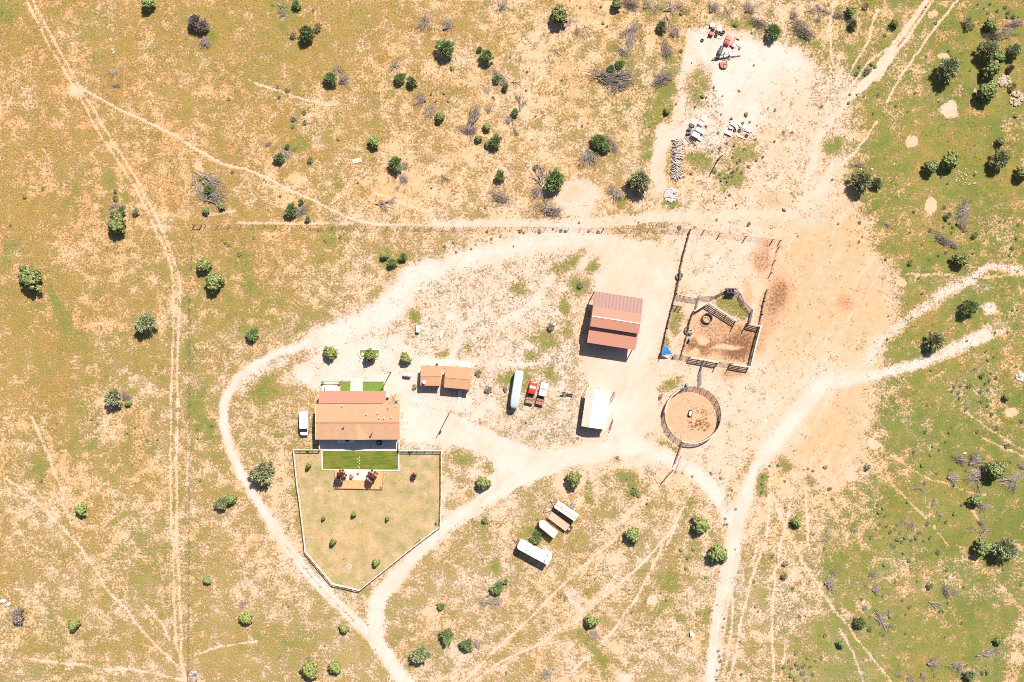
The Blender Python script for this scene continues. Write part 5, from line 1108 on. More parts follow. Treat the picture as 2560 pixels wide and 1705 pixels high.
crate('livestock_crate', 'pale boxy frame at the bottom of the scrap pile', 'frame', J2(305,440), 1.9, 1.2, .9, m_trim, -28, m_dark)
crate('tin_sheet', 'grey tin sheet at the lower right of the scrap pile', 'sheet', J2(372,490), 1.2, .9, .35, m_metal, -30, m_dark)
crate('steel_trough', 'dark steel channel crossing the scrap pile', 'channel', J2(330,390), 1.9, .25, .95, m_dark, -28, m_metal)
pipes('rail_stack', 'thin rusty rails below the white scrap pile', 'rails', J2(230,540), 6, 2.9, 1.0, -45, m_rust, 5, .045, 6, .2)
pipes('lumber_stack', 'white lumber fanned out left of the tyre pair', 'lumber', J2(945,265), 9, 2.2, 1.3, -40, m_white, 6, .09, 14, .3)
pipes('lumber_stack', 'grey lumber bundle right of the tyre pair', 'lumber', J2(1130,340), 12, 3.0, 1.2, -22, m_trim, 7, .09, 9, .35)
pipes('board_stack', 'bright white boards left of the tyre pair', 'boards', J2(832,405), 6, 1.7, .8, -18, m_white, 8, .14, 7, .35)
pipes('board_stack', 'long pale board below the tyre pair', 'boards', J2(1040,462), 3, 2.6, .3, -20, m_trim, 9, .09, 4, .15)
crate('battery_box', 'small grey box left of the tyre pair', 'box', J2(873,322), .85, .5, .4, m_metal, -5, m_dark)
pipes('pipe_bits', 'short white and black pipes at the right end of the lumber', 'pipes', J2(1258,428), 4, .9, .3, 25, m_trim, 10, .09, 30, .2)
# log pile
rr = random.Random(4); b = MB()
for k in range(420):
    s_ = rr.random(); y = -(30 + 450*s_); x = 740 - 30*s_ - 40*(1-s_)*0 + rr.gauss(0, 22) + (0 if s_ > .3 else -4)
    p = T(3,1,x,-y,0); a = rr.gauss(.15 if s_ < .45 else -.25, .45); l_ = rr.uniform(.35,.8); z = rr.uniform(.08,.75)*(1-abs(x-722)/90)
    z = max(z, .07); b.beam((p.x-l_*math.cos(a),p.y-l_*math.sin(a),z),(p.x+l_*math.cos(a),p.y+l_*math.sin(a),z+rr.uniform(-.1,.1)), rr.uniform(.09,.17), rr.uniform(.09,.15))
t = thing('log_pile', 'long narrow pile of split grey logs below the scrap', 'log pile', T(3,1,715,250)); b.build('logs', rand_mat('split_logs', [(0.20,0.15,0.13),(0.42,0.34,0.29),(0.33,0.25,0.21),(0.55,0.49,0.44)], .9), t, world=True)['kind'] = 'stuff'
# rocks
def rock_mesh(seed, n_=1):
    rr = random.Random(seed); me = bpy.data.meshes.new('rock'); bm = bmesh.new(); bmesh.ops.create_icosphere(bm, subdivisions=2, radius=1)
    for v in bm.verts:
        f = 1 + rr.uniform(-.18,.18); v.co = Vector((v.co.x*f, v.co.y*f*.8, max(v.co.z,-.35)*f*.6))
    bm.to_mesh(me); bm.free(); me.materials.append(m_stone); return me
RM = [rock_mesh(i) for i in range(5)]
def rock(lab, p, s, mat=None, grp=None, cat='rock', name='rock', z=.1):
    o = bpy.data.objects.new(name, RM[R.randrange(5)]); COL.objects.link(o); o.location = (p.x,p.y,s*.2+z*0); o.scale = (s, s*R.uniform(.7,1), s*R.uniform(.7,1)); o.rotation_euler = (0,0,R.uniform(0,6))
    if mat: o.data = o.data.copy(); o.data.materials[0] = mat
    tag(o, lab, cat, grp); return o
for x, y in ((1410,843),(1480,831),(1530,868),(1548,912),(1525,965),(1352,885),(1318,893),(1283,910),(1238,925)):
    rock('pale boulder in the ring round the left garden tree', T(1,2,x,y), .3 if x > 1370 else .22, grp='boulders round the garden tree', cat='boulder', name='boulder')
for k in range(17):
    q = k/16; x = 1221 + (0 if q < .25 else (q-.25)/.75*160); y = 965 + (q/.25*55 if q < .25 else 55 + 22*math.sin((q-.25)/.75*3.0) - 0)
    rock('small pale edging stone along the lower left of the garden ring', T(1,2,x,y), .17, grp='edging stones of the garden ring', cat='stone', name='edging_stone')
for c_, r_, x, y, s, lb in ((0,0,1292,575,.35,'white rock, upper of the pair in the left field'),(0,0,1308,608,.4,'white rock, lower of the pair in the left field'),(0,4,40,632,.75,'big white rock at the left edge of the photo'),(0,4,105,675,.7,'white rock beside the grey bush at the left edge'),
    (1,2,1812,937,.42,'pale stone in the left of the raised bed'),(1,2,1978,940,.3,'pale stone in the right of the raised bed'),(4,3,1672,505,.42,'white rock above the right brush piles'),(4,3,1990,630,.4,'white rock beside the lower right tree'),(3,0,1370,85,.45,'pale rock above the junk yard'),
    (4,1,480,375,.3,'pale stone left of its neighbour above the right road trees'),(4,1,605,378,.36,'pale stone right of its neighbour above the right road trees'),(1,4,370,590,.3,'pale rock in the lower left grass')):
    rock(lb, T(c_,r_,x,y), s)
m_bw = paint('brown_rock', (0.23,0.15,0.12), .9, var=.4, scale=4)
rock('round brown boulder on the sandy slope above the corral', T(3,1,1950,843), .6, m_bw, cat='boulder', name='boulder'); rock('dark lumpy boulder left of the silver trailer', T(2,2,1095,1338), .75, paint('dark_rock',(0.10,0.085,0.09),.8,var=.4,scale=4), cat='boulder', name='boulder')
rock('small dark rock in the tufts above the sheds', T(2,2,665,815), .28, m_bw); rock('small dark rock left of the lumpy boulder', T(2,2,975,1225), .3, m_bw); rock('small dark rock left of the chest freezer', T(2,2,32,728), .3, m_bw)
def rockfield(lab, c_, r_, cx, cy, rx, ry, n_, s0, s1, col):
    rr = random.Random(cx); b = MB(); mb = bpy.data.meshes.new('rubble'); bm = bmesh.new()
    for k in range(n_):
        a = rr.uniform(0,6.28); q = math.sqrt(rr.random()); p = T(c_,r_,cx+rx*q*math.cos(a),cy+ry*q*math.sin(a)); s = rr.uniform(s0,s1)
        r0 = bmesh.ops.create_icosphere(bm, subdivisions=1, radius=s)
        for v in r0['verts']: v.co = Vector((v.co.x*rr.uniform(.8,1.2)+p.x, v.co.y*rr.uniform(.7,1.1)+p.y, v.co.z*.55+s*.25))
    bm.to_mesh(mb); bm.free(); mb.materials.append(col); o = bpy.data.objects.new('rubble', mb); COL.objects.link(o); tag(o, lab, 'rubble', None, 'stuff')
m_wr = rand_mat('white_rubble', [(0.42,0.37,0.34),(0.50,0.46,0.43),(0.33,0.29,0.26)], .9)
rockfield('heap of white rubble below the log pile', 3,1,650,675,80,85,170,.12,.35,m_wr); rockfield('thin scatter of white rubble', 3,1,610,810,50,30,24,.08,.2,m_wr)
m_or = rand_mat('outcrop', [(0.34,0.26,0.18),(0.40,0.31,0.22),(0.28,0.22,0.15)], .9)
rockfield('pale rock outcrop beside the upper right trees', 4,0,2120,930,75,60,60,.2,.6,m_or); rockfield('pale rock outcrop at the right edge', 4,0,2255,1140,90,80,60,.2,.55,m_or); rockfield('white stones in the right field', 4,2,2310,1190,50,50,50,.15,.4,m_wr)
rockfield('white stones at the foot of the field fence', 0,4,2235,1490,50,50,50,.1,.3,m_wr); rockfield('pale stones above the big brush', 1,1,10,510,40,30,24,.15,.4,m_or)
rockfield('pale stones in the right hillside grass', 4,1,1700,480,150,110,50,.08,.28,m_or)
# raised bed
t = thing('raised_bed', 'white-edged grass bed round the middle garden tree', 'garden bed', T(1,2,1890,930)); ps = [T(1,2,1775,886),T(1,2,1890,882),T(1,2,2008,884),T(1,2,2004,978),T(1,2,1950,990),T(1,2,1793,978),T(1,2,1778,930)]
b = MB(); b.prism([(p.x,p.y) for p in ps], 0, .14); b.build('turf', m_turf, t, world=True); b = MB()
for p, q in zip(ps, ps[1:]+ps[:1]): b.beam((p.x,p.y,.12),(q.x,q.y,.12),.18,.26)
b.build('edging', m_white, t, world=True)
for x, y, r_ in ((1660,240,.5),(1812,434,.32)):
    p = T(1,4,x,y); t = thing('stone_ring', 'little ring of white stones %s' % ('in the middle of the back yard' if x < 1700 else 'at the bottom corner of the back yard'), 'stone ring', p); b = MB()
    for k in range(12): a = k*math.pi/6; b.disc((r_*math.cos(a), r_*math.sin(a)), .13, 0, .12, 6)
    b.build('stones', m_stone, t)
t = thing('concrete_slab', 'flat pale rectangular slab lying alone in the upper left field', 'slab', T(1,1,1750,278), math.radians(12)); b = MB(); b.box(-1.15,1.15,-.58,.55,0,.12); b.build('slab', m_paleboard, t); b = MB(); b.box(.6,.75,.2,.35,.122,.16); b.build('handle', m_dark, t)
t = thing('salt_box', 'small white square box alone in the lower field', 'box', T(3,4,885,1012)); b = MB(); b.box(-.38,.38,-.4,.4,0,.6); b.build('body', m_white, t); b = MB(); b.box(-.41,.41,-.43,.43,.602,.66); b.build('lid', m_white, t)
# ------------------------------------------------------------------ vegetation
def np_mesh(name, V, F, mat):
    """V (n,3) array, F (m,k) array of equal-sized faces"""
    me = bpy.data.meshes.new(name); V = np.asarray(V, np.float32); F = np.asarray(F, np.int32)
    me.vertices.add(len(V)); me.vertices.foreach_set('co', V.ravel()); me.loops.add(F.size); me.polygons.add(len(F))
    me.loops.foreach_set('vertex_index', F.ravel()); me.polygons.foreach_set('loop_start', (np.arange(len(F))*F.shape[1]).astype(np.int32))
    me.update(); me.materials.append(mat); return me
def crown_mesh(seed, kind, mat):
    """unit-radius crown made of many leaf-sized faces gathered in clumps, resting just above the ground"""
    g = np.random.default_rng(seed); V = []
    nc = {'juniper': 30, 'feather': 24, 'sparse': 18, 'open': 22}[kind]; per = {'juniper': 95, 'feather': 85, 'sparse': 50, 'open': 60}[kind]
    ang0 = g.uniform(0, 6.28); lob = 1 + .16*np.sin(3*0+ang0)
    for k in range(nc):
        a = 2.399963*k + ang0; q = math.sqrt((k+.5)/nc); rr_ = .78*q*(1 + .17*math.sin(3*a+ang0) + .12*math.sin(2*a+seed) + g.uniform(-.12,.12))
        if kind in ('sparse','open') and g.random() < .16: continue
        cz = .62 + .62*math.sqrt(max(0, 1-q*q)) * g.uniform(.75,1.1) - (.0 if q < .8 else .18)
        c = np.array([rr_*math.cos(a), rr_*math.sin(a), cz]); s = g.uniform(.2,.3) * (1.0 if kind != 'sparse' else .9)
        d = g.normal(size=(per,3)); d /= np.linalg.norm(d, axis=1)[:,None]; P = c + d*s*(g.random((per,1))**.4)*np.array([1,1,.85])
        if kind in ('juniper','open'):
            t1 = g.normal(size=(per,3)); t1 /= np.linalg.norm(t1,axis=1)[:,None]; t2 = np.cross(d, t1); t2 /= (np.linalg.norm(t2,axis=1)[:,None]+1e-6); t1 = np.cross(t2, d)
            L = g.uniform(.045,.085,(per,1)); t1 = t1*L + d*g.uniform(-.03,.05,(per,1)); t2 = t2*L*.8
        else:
            o = P - np.array([0,0,.25]); o /= np.linalg.norm(o,axis=1)[:,None]; o += g.normal(size=o.shape)*.35
            t1 = o*g.uniform(.07,.14,(per,1)); t2 = np.cross(o, g.normal(size=o.shape)); t2 /= (np.linalg.norm(t2,axis=1)[:,None]+1e-6); t2 *= g.uniform(.018,.032,(per,1))
        V.append(np.stack([P-t1-t2, P+t1-t2*.6, P+t1+t2*.6, P-t1+t2], 1).reshape(-1,3))
    V = np.concatenate(V); F = np.arange(len(V)).reshape(-1,4); return np_mesh('crown', V, F, mat)
def trunk_mesh(seed, mat, h=.75, n_=6, spread=.65):
    rr = random.Random(seed); b = MB(); b.tube([(0,0,-.05),(.02,.01,h*.45),(.03,0,h)], [.075,.06,.045], 6)
    for k in range(n_):
        a = k*2*math.pi/n_ + rr.uniform(-.3,.3); r_ = spread*rr.uniform(.6,1)
        b.tube([(0,0,h*.35),(r_*.5*math.cos(a),r_*.5*math.sin(a),h*.75),(r_*math.cos(a),r_*math.sin(a),h*1.25+rr.uniform(-.1,.2))], [.045,.03,.012], 4)
    me = bpy.data.meshes.new('trunk'); me.from_pydata(b.v, [], b.f); me.update(); me.materials.append(mat); return me
m_bark = paint('bark', (0.17,0.13,0.11), .9, var=.4, scale=5)
LEAF = {'J': rand_mat('juniper_leaf', [(0.09,0.12,0.03),(0.18,0.22,0.06),(0.28,0.30,0.10),(0.13,0.165,0.045)], .8),
        'Y': rand_mat('garden_leaf', [(0.10,0.13,0.03),(0.18,0.21,0.05),(0.27,0.28,0.08),(0.13,0.155,0.035)], .8),
        'G': rand_mat('mesquite_leaf', [(0.10,0.16,0.05),(0.19,0.26,0.08),(0.27,0.33,0.12),(0.13,0.19,0.065)], .8),
        'A': rand_mat('grey_leaf', [(0.18,0.20,0.09),(0.28,0.30,0.15),(0.37,0.37,0.20),(0.15,0.165,0.075)], .85),
        'B': rand_mat('bare_twig', [(0.17,0.13,0.11),(0.28,0.22,0.19),(0.36,0.29,0.25),(0.21,0.18,0.12)], .9),
        'P': rand_mat('purple_leaf', [(0.05,0.012,0.018),(0.10,0.025,0.032),(0.14,0.045,0.048),(0.05,0.014,0.015)], .75),
        'S': rand_mat('sage_leaf', [(0.15,0.17,0.09),(0.25,0.27,0.15),(0.33,0.34,0.21),(0.12,0.14,0.07)], .85),
        'L': rand_mat('lime_leaf', [(0.12,0.17,0.015),(0.20,0.25,0.03),(0.25,0.27,0.05)], .85)}
KND = {'J': 'juniper', 'Y': 'juniper', 'G': 'feather', 'A': 'feather', 'B': 'feather', 'P': 'open', 'S': 'sparse', 'L': 'open'}
CROWNS = {k: [crown_mesh(100*ord(k)+i, KND[k], LEAF[k]) for i in range(5 if k in 'JG' else 3)] for k in LEAF}
TRUNKS = [trunk_mesh(i, m_bark) for i in range(3)]
WORD = {'J': ('juniper_tree','dark green juniper','tree'), 'Y': ('garden_tree','bright green garden tree','tree'), 'G': ('mesquite_tree','feathery green mesquite','tree'), 'A': ('mesquite_tree','grey-green feathery mesquite','tree'),
        'B': ('bare_bush','grey leafless bush','bush'), 'P': ('purple_leaf_tree','purple-leaved tree','tree'), 'S': ('sagebrush','grey-green sagebrush','bush'), 'L': ('bush','lime green bush','bush')}
LM = [('the house',895,1055),('the big red barn',1538,800),('the round pen',1729,1036),('the white garage',1490,1024),('the white van',759,1059),('the silver trailer',1292,973),('the driveway fork',925,1590),('the white travel trailer',1335,1385),('the red pickup',1330,980),
      ('the brown pen',1810,840),('the junk yard',1800,110),('the white scrap pile',1745,345),('the log pile',1693,395),('the lone flat slab',892,402),('the fence corner',485,565),('the upper right bare spot',2374,274),('the track crossing',195,226),
      ('the upper left corner',60,60),('the lower left corner',60,1640),('the upper right corner',2500,60),('the lower right corner',2500,1640),('the rusty trailer',1390,1285),('the pink clearing',1445,485),('the upper white road',2300,770),('the left edge',20,850),('the two sheds',1125,955),
      ('the top edge',900,10),('the big right-hand road',1815,1400),('the bottom edge',1350,1690),('the back yard',920,1300),('the orange dirt fan',2080,760),('the right-hand clearing',2320,520),('the right field centre',2350,1300),('the field fence foot',480,1680)]
NAMED = []
def where(sx, sy):
    best = min(LM, key=lambda q: math.hypot(q[1]-sx, q[2]-sy)); dx, dy = sx-best[1], sy-best[2]
    if math.hypot(dx,dy) < 14: d = 'at'
    else:
        a = math.degrees(math.atan2(-dy, dx)) % 360; d = ['right of','above and right of','above','above and left of','left of','below and left of','below','below and right of'][int(((a+22.5)%360)//45)]
    return d + ' ' + best[0]
def register(o, base, cat, sx, sy, size, group):
    o['category'] = cat; o['group'] = group; NAMED.append((o, base, sx, sy, size))
def place(k, c, r, x, y, rad, hs=1.0, label=None, squash=1.0, group=None, z=0):
    """crown seen at tile reading (x, y) with radius rad: crown centre sits about one radius up"""
    R_ = rad / (2.627 if (c,r)==(4,4) else K) * M_PX
    p = T(c, r, x, y, R_*hs*1.0)
    nm, lb, cat = WORD[k]
    t = bpy.data.objects.new(nm, None); COL.objects.link(t); t.location = (p.x, p.y, 0); t.empty_display_size = .3
    t.rotation_euler = (0,0,R.uniform(0,6.28) if squash == 1.0 else 0); t.scale = (R_*1.06, R_*1.06*squash, R_*hs)
    cr_ = bpy.data.objects.new('crown', R.choice(CROWNS[k])); COL.objects.link(cr_); cr_.parent = t
    if R_ > .8 or k in 'PY':
        tr_ = bpy.data.objects.new('trunk', R.choice(TRUNKS)); COL.objects.link(tr_); tr_.parent = t
    sx, sy = px(c, r, x, y, 2.627 if (c,r)==(4,4) else K)
    g = group or {'J':'junipers scattered over the range','G':'green mesquites on the range','A':'grey-green mesquites','B':'leafless bushes','P':'purple-leaved trees','Y':'garden trees','S':'sagebrush bushes','L':'lime green bushes'}[k]
    if label: tag(t, label, cat, g)
    else: register(t, ('big ' if R_ > 2 else 'small ' if R_ < 1.0 else '') + lb, cat, sx, sy, R_, g)
    return t
TREES = """0,0,J,1690,20,80;0,0,B,2225,240,80;0,0,B,2325,290,70;1,0,G,1170,370,92;1,0,S,1297,300,45;1,0,S,1012,395,36;1,0,G,1045,45,48;1,0,G,1440,890,75;1,0,G,2240,890,62;2,0,G,22,930,58;2,0,J,1720,160,102;2,0,G,412,540,100;2,0,G,890,640,78;2,0,G,805,560,32;
2,0,J,350,1335,55;2,0,G,1208,1290,48;2,0,J,888,1460,44;2,0,G,2310,790,50;3,0,J,30,40,62;3,0,G,550,290,58;3,0,J,606,1275,36;3,0,G,1840,355,82;4,0,J,370,120,58;4,0,G,395,270,50;4,0,S,545,60,34;4,0,J,880,260,46;4,0,S,1715,240,48;4,0,S,1715,312,36;4,0,S,1770,300,28;
4,0,J,1970,280,62;4,0,A,1970,560,112;4,0,A,2260,565,80;4,0,B,2210,780,42;4,0,J,2090,650,66;4,0,J,2000,770,98;4,0,J,1950,840,70;4,0,J,1955,1040,112;4,0,A,1505,780,128;4,0,S,2235,990,44;0,1,J,1330,1008,106;0,1,S,1320,705,32;0,1,S,1325,622,24;0,1,G,1385,850,52;0,1,S,1290,880,40;0,1,S,1560,860,44;
1,1,J,10,850,42;1,1,J,190,800,40;1,1,G,850,240,58;1,1,G,947,115,28;1,1,S,1210,262,36;1,1,J,1938,58,66;1,1,G,2190,305,80;1,1,G,1105,750,32;1,1,G,985,840,76;1,1,G,1180,950,32;1,1,J,2060,1370,46;1,1,G,2150,1450,56;1,1,G,2275,1385,48;0,1,J,2330,1480,80;1,2,J,92,100,102;0,1,J,250,1510,34;
2,1,J,790,20,42;2,1,G,985,50,72;2,1,J,893,85,34;2,1,G,1038,448,58;2,1,G,1670,495,116;2,1,S,1457,345,32;2,1,G,2180,50,82;3,1,A,300,510,126;3,1,L,172,555,36;4,1,A,500,510,118;4,1,G,672,530,60;4,1,J,1300,350,78;4,1,J,1520,275,96;4,1,J,2095,55,50;4,1,A,2095,260,106;4,1,J,2345,420,76;4,1,S,1490,905,42;4,1,J,1645,1410,84;
4,1,S,1800,1130,36;4,1,S,1055,1448,30;0,2,J,330,60,132;0,2,A,1655,575,118;0,2,A,1290,1440,104;0,2,J,1465,1500,38;1,2,G,540,700,74;4,2,G,1745,395,96;4,2,A,1345,790,102;4,2,S,1885,1180,30;4,2,J,2165,1430,42;0,3,Y,922,1155,72;1,3,A,655,730,134;1,3,A,185,1080,78;1,3,J,290,1035,66;
2,3,Y,845,850,80;2,3,Y,1892,808,92;2,3,S,872,1268,42;2,3,G,1460,1480,70;3,3,J,212,1448,84;3,3,J,1000,1340,98;3,3,J,2100,1300,58;4,3,S,565,665,36;4,3,J,2045,705,110;4,3,J,1815,1050,70;4,4,J,1080,12,54;4,4,A,1238,30,74;4,4,G,275,510,36;4,4,J,148,650,26;4,4,J,1188,630,28;4,4,A,1000,855,36;4,4,S,735,265,22;
0,4,B,190,810,84;0,4,Y,835,915,70;1,4,J,20,400,46;1,4,Y,470,840,74;1,4,Y,1600,960,56;1,4,Y,1205,1440,98;1,4,Y,1490,1405,74;2,4,G,1010,490,74;2,4,G,1105,415,32;2,4,G,362,700,42;2,4,G,428,1045,82;2,4,A,115,1258,102;2,4,G,210,1250,38;2,4,G,660,1145,74;2,4,J,2092,875,74;3,4,J,1200,95,100;3,4,J,1260,150,46;3,4,S,1958,350,38;3,4,S,1975,205,34"""
for rec in TREES.replace('\n','').split(';'):
    c, r, k, x, y, rad = rec.split(','); place(k, int(c), int(r), float(x), float(y), float(rad)*1.04)
place('Y',1,2,1435,918,78,label='round garden tree inside the ring of boulders'); place('Y',1,2,1895,950,72,hs=1.3,label='light green tree growing in the white-edged bed'); place('Y',1,2,2305,985,70,label='round green tree above the propane tank')
place('P',1,3,1558,760,60,hs=2.4,label='taller purple-leaved tree on the left of the terrace'); place('P',1,3,1922,765,62,hs=2.4,label='purple-leaved tree on the right of the terrace'); place('P',2,3,50,765,36,hs=1.8,label='small purple-leaved sapling at the right of the back yard')
for x, y, r_, c_, lab in ((1185,655,32,1,'thin sapling near the upper left of the back yard'),(1362,1255,24,1,'sapling left of the tall one in mid yard'),(1712,1205,32,1,'tallest sapling in mid yard'),(2098,1258,26,1,'sapling right of the tall one in mid yard'),(1470,1530,38,1,'round bushy sapling low in the back yard')):
    place('Y',1,3,x,y,r_,hs=1.7,label=lab,group='saplings in the back yard')
place('Y',1,4,1966,200,46,label='bright green sapling near the lower right yard fence',group='saplings in the back yard',hs=1.2); place('L',2,3,306,1313,19,label='little round lime shrub at the right yard corner')
place('L',1,4,1813,434,12,label='tiny shrub inside the little stone ring'); place('L',1,3,1758,742,16,hs=1.5,label='small green plant on the terrace paving'); place('L',1,3,2022,902,17,label='small shrub at the terrace lower right corner'); place('L',1,3,1185,470,22,label='green shrub in the upper left yard fence')
place('L',2,3,12,490,24,label='green shrub in the upper right yard fence')
for k in range(7): place('L',2,3,55+11*k,1562-14*k*.75,9,label='low clipped bush in the hedge row inside the lower yard fence',group='hedge bushes inside the yard fence')
LEAF['F'] = rand_mat('pink_flower', [(0.5,0.12,0.22),(0.45,0.16,0.27),(0.16,0.2,0.05),(0.55,0.4,0.3)], .8); KND['F'] = 'open'; WORD['F'] = ('flower_bush','pink flowering bush','bush'); CROWNS['F'] = [crown_mesh(5, 'open', LEAF['F'])]
place('F',1,3,1688,778,34,label='pink flowering bush in the middle of the terrace',group='flowers on the terrace')
for q in ((2,2,790,1148,42,'pale green clump right of the larger shed'),(2,2,905,1338,46,'pale green clump below the sheds, left of the boulder'),(2,2,1625,618,48,'pale bush with a dark heart on the green patch'),(2,2,60,1310,34,'weedy bush at the lower left of the smaller shed'),(2,2,1960,140,38,'pale weedy bush left above the barn')):
    place('S',*q[:5],hs=.8,label=q[5])
# small sagebrush and tussocks one can count
SMALL = """1,0:830,990,24 940,1030,30 850,1110,22 265,1130,24 1135,1285,28 1010,1360,34 1005,1450,24 1145,1400,32 1240,110,20 780,50,16 860,130,16 1018,118,20 1095,105,12
0,1:265,690,26 480,600,22 110,1020,18 525,125,16 1230,1270,12 1355,1330,16|1,1:310,400,24 1760,527,16 195,1185,17 226,1215,22 268,1248,18 555,1160,20 390,1345,30 1530,25,20 865,680,14 1380,1195,20 1550,1150,20 1300,1080,16
2,1:1270,1085,24 1045,1145,18 890,1090,18 1310,1105,16 940,1175,16 1495,1090,26 1740,1080,22 1790,1088,18 2170,1095,22 2060,1085,18 1950,990,15 400,1265,18 515,660,12 870,815,14 535,1325,14 710,1290,12 1195,1262,10 500,1215,13 250,590,12 1650,1060,14
3,1:1710,232,17 1465,412,18 1330,668,19 1402,785,15 1215,130,20 885,425,18 1160,395,24 1275,470,15 1345,415,14 1230,505,14 1300,515,14 1420,370,16 1550,340,22 1360,235,18 1640,270,16 1625,30,18 755,1040,28 925,1040,16 690,120,24 800,460,16 650,415,14 665,45,12 1215,430,16 1355,460,12 1320,460,12 1325,370,12 1265,630,11 1145,680,9 1145,722,9 1160,760,11 1283,703,11 1130,165,14 1295,75,16 1845,55,15 490,1010,11 540,1028,9 578,1030,10 280,985,11 1370,400,14 1420,295,15 1450,270,14 1380,100,14 1500,140,16
4,1:1450,815,22 1290,1075,24 1440,1035,18 1545,1045,18 1670,1085,18 475,985,22 465,1210,18 1190,1235,17 1470,1330,20 2240,1275,28 225,1000,14 155,490,14 500,1150,12 770,1410,14 1380,1370,16 1500,1440,18 1280,1415,16 1050,1105,16 1100,860,22 1505,995,14 1530,1100,16 2300,1010,18 2080,980,14 2280,1170,20 1770,1345,12 2190,1360,16 1380,410,22 1410,460,14 1480,540,12 1800,430,22
3,2:850,600,1 1180,100,1|4,2:1290,1120,18 1980,1160,16 2045,1205,22 1970,1240,21 1925,1275,22 1560,1305,22 1630,1300,19 1740,1300,32 1535,1360,20 1610,1380,22 1620,1440,19 1870,1365,26 1945,1350,20 1875,1480,20 1940,1462,16 1950,1530,20 1850,360,20 2285,420,14 2230,430,14 1185,240,13 845,1040,10 1925,905,18 1955,1000,20 2010,970,12 2030,685,12 1705,780,14 2175,680,14 2275,1080,18 1700,1560,16 1250,1520,20 1150,60,12 800,495,11 790,765,14 1795,1110,16
0,3:460,825,24 1695,350,14 1805,350,14 1110,165,15 1050,118,12 650,158,13 1550,215,12 1510,635,11 820,1275,11 1455,270,15 2265,232,14 2270,338,11 2300,820,12|1,3:75,185,22 960,1370,17 60,1060,1 850,10,1|0,4:1048,508,13|1,4:960,705,18 1380,1150,16 850,1280,22 1190,1310,30
3,3:1230,795,20 1115,735,18 1355,935,16 1400,1150,16 1280,1260,17 785,735,11 240,960,42 280,1000,26 1700,960,20 1750,990,16 1885,650,18 1790,650,14 1965,1130,14 1710,775,16 1705,855,15 40,560,22 1300,1325,14 1265,1325,10 900,775,16 375,1085,14 150,800,14 2230,685,14 2290,710,18 2290,1440,18 1965,830,16 230,900,22
4,3:1190,650,22 1365,735,20 1565,875,24 2060,225,28 1835,260,24 2000,60,28 2180,420,34 700,1190,24 680,1100,20 1230,260,24 1260,1320,28 705,1330,18 830,1420,24 910,1330,20 940,1420,18 1150,1430,22 1070,1510,22 1130,1490,26 1005,1480,26 915,1500,26 780,1350,16 1180,1420,16 1290,1480,26 610,1480,24 1215,850,14 155,1030,18 130,920,26 80,670,24 1470,1300,24 1645,1105,18 1565,1210,22 1020,1070,14 740,1140,18 760,1230,14 2340,140,24 1500,270,14 1310,430,14 1290,530,18 1100,490,22 1385,470,13 1515,700,16 1900,570,14 2210,610,16 1695,705,18 660,1385,16 880,1380,16 1210,1520,16 840,1560,18 960,1530,20 1460,375,12 1690,10,18
4,4:790,45,18 598,100,14 435,130,13 425,335,12 605,408,15 340,555,19 480,530,15 945,510,11 955,275,10 500,10,12 650,238,9 800,435,12 340,470,12 470,465,14 410,580,11 430,590,12 835,605,9 570,580,8 1115,840,16 1080,842,14 770,855,14 975,790,12 505,240,10 285,355,12 305,415,16 195,110,1 555,360,12 575,455,10 850,165,13 845,210,9 1330,260,9 1215,160,10 1080,845,12 45,595,14 20,740,12 555,50,8 850,380,10 820,435,9 40,20,10
3,4:1060,370,20 2060,500,20 1830,125,22 2140,820,20 1465,1485,20 600,630,13 535,540,12 205,770,16 360,640,16 1610,420,18 1655,760,14 1620,710,11 1265,840,13 1255,940,13 1195,1215,14 1185,1435,12 1180,1540,14 1245,990,9 1450,1105,10 1205,300,12 1390,45,10 1185,685,9 1700,1160,12 330,1200,14 915,965,9 720,1150,10 770,55,20 910,45,24 850,150,22 825,270,20 175,510,14 1220,1340,18 1210,1280,16 2100,1240,28 2190,1390,30 2230,1300,20 2110,1370,26 2180,1480,32 2050,1500,32 1960,1400,24 2130,1420,22 2290,1490,20 2010,1330,18 2260,1400,20 2040,1420,20 2320,1330,20 2080,1545,22 2200,1550,20 1230,1320,14
2,4:895,590,16 840,155,14 1545,880,14 1655,1420,14 1110,1470,18 1745,575,14 1800,610,22 1780,640,16 2060,340,12 2140,375,13 700,685,8 2040,550,11|2,3:1305,1353,16 2215,1388,16 2050,840,18 1340,155,14|2,0:245,1080,14 395,1070,14 960,1115,16 445,1160,13 1985,1440,15 2225,260,18 1965,80,14 2200,70,14 2275,295,14 1350,820,14 1340,1035,12 1755,915,13 485,780,26 1160,655,12 1560,690,9 300,1160,14 1450,1330,14
3,0:890,718,9 1438,1040,16 1606,745,12 1438,555,16 1115,840,1 1018,1100,24 1060,1115,14 710,1190,14 930,1220,14 1060,1450,18 1145,1000,12 1245,1100,10 1770,1240,11 1852,1260,18 1195,1520,18 1230,1310,12 1350,1360,18 1520,1310,24 1560,1400,14 1640,1440,10 1950,1515,18 2050,1515,16 1400,270,30 1640,60,1 770,580,24 1580,375,10 1480,1410,18 720,340,26 770,150,20
4,0:765,398,20 610,730,22 650,755,22 570,810,44 440,840,30 470,760,22 2185,140,26 2175,185,20 2250,180,30 2150,75,22 2060,115,20 1950,145,20 2300,185,16 1360,1080,16 1105,1065,14 520,1105,16 435,1085,10 360,1080,18 35,1215,18 345,1180,18 630,1300,18 685,1085,18 1235,648,13 1490,580,13 1740,805,12 1350,255,20 1230,75,11 800,320,20 1830,45,12 1975,40,18 1900,90,10 1835,265,10 885,1215,12 1020,1278,10 2270,1330,22 1380,1165,11 1270,1415,1"""
SHR = []
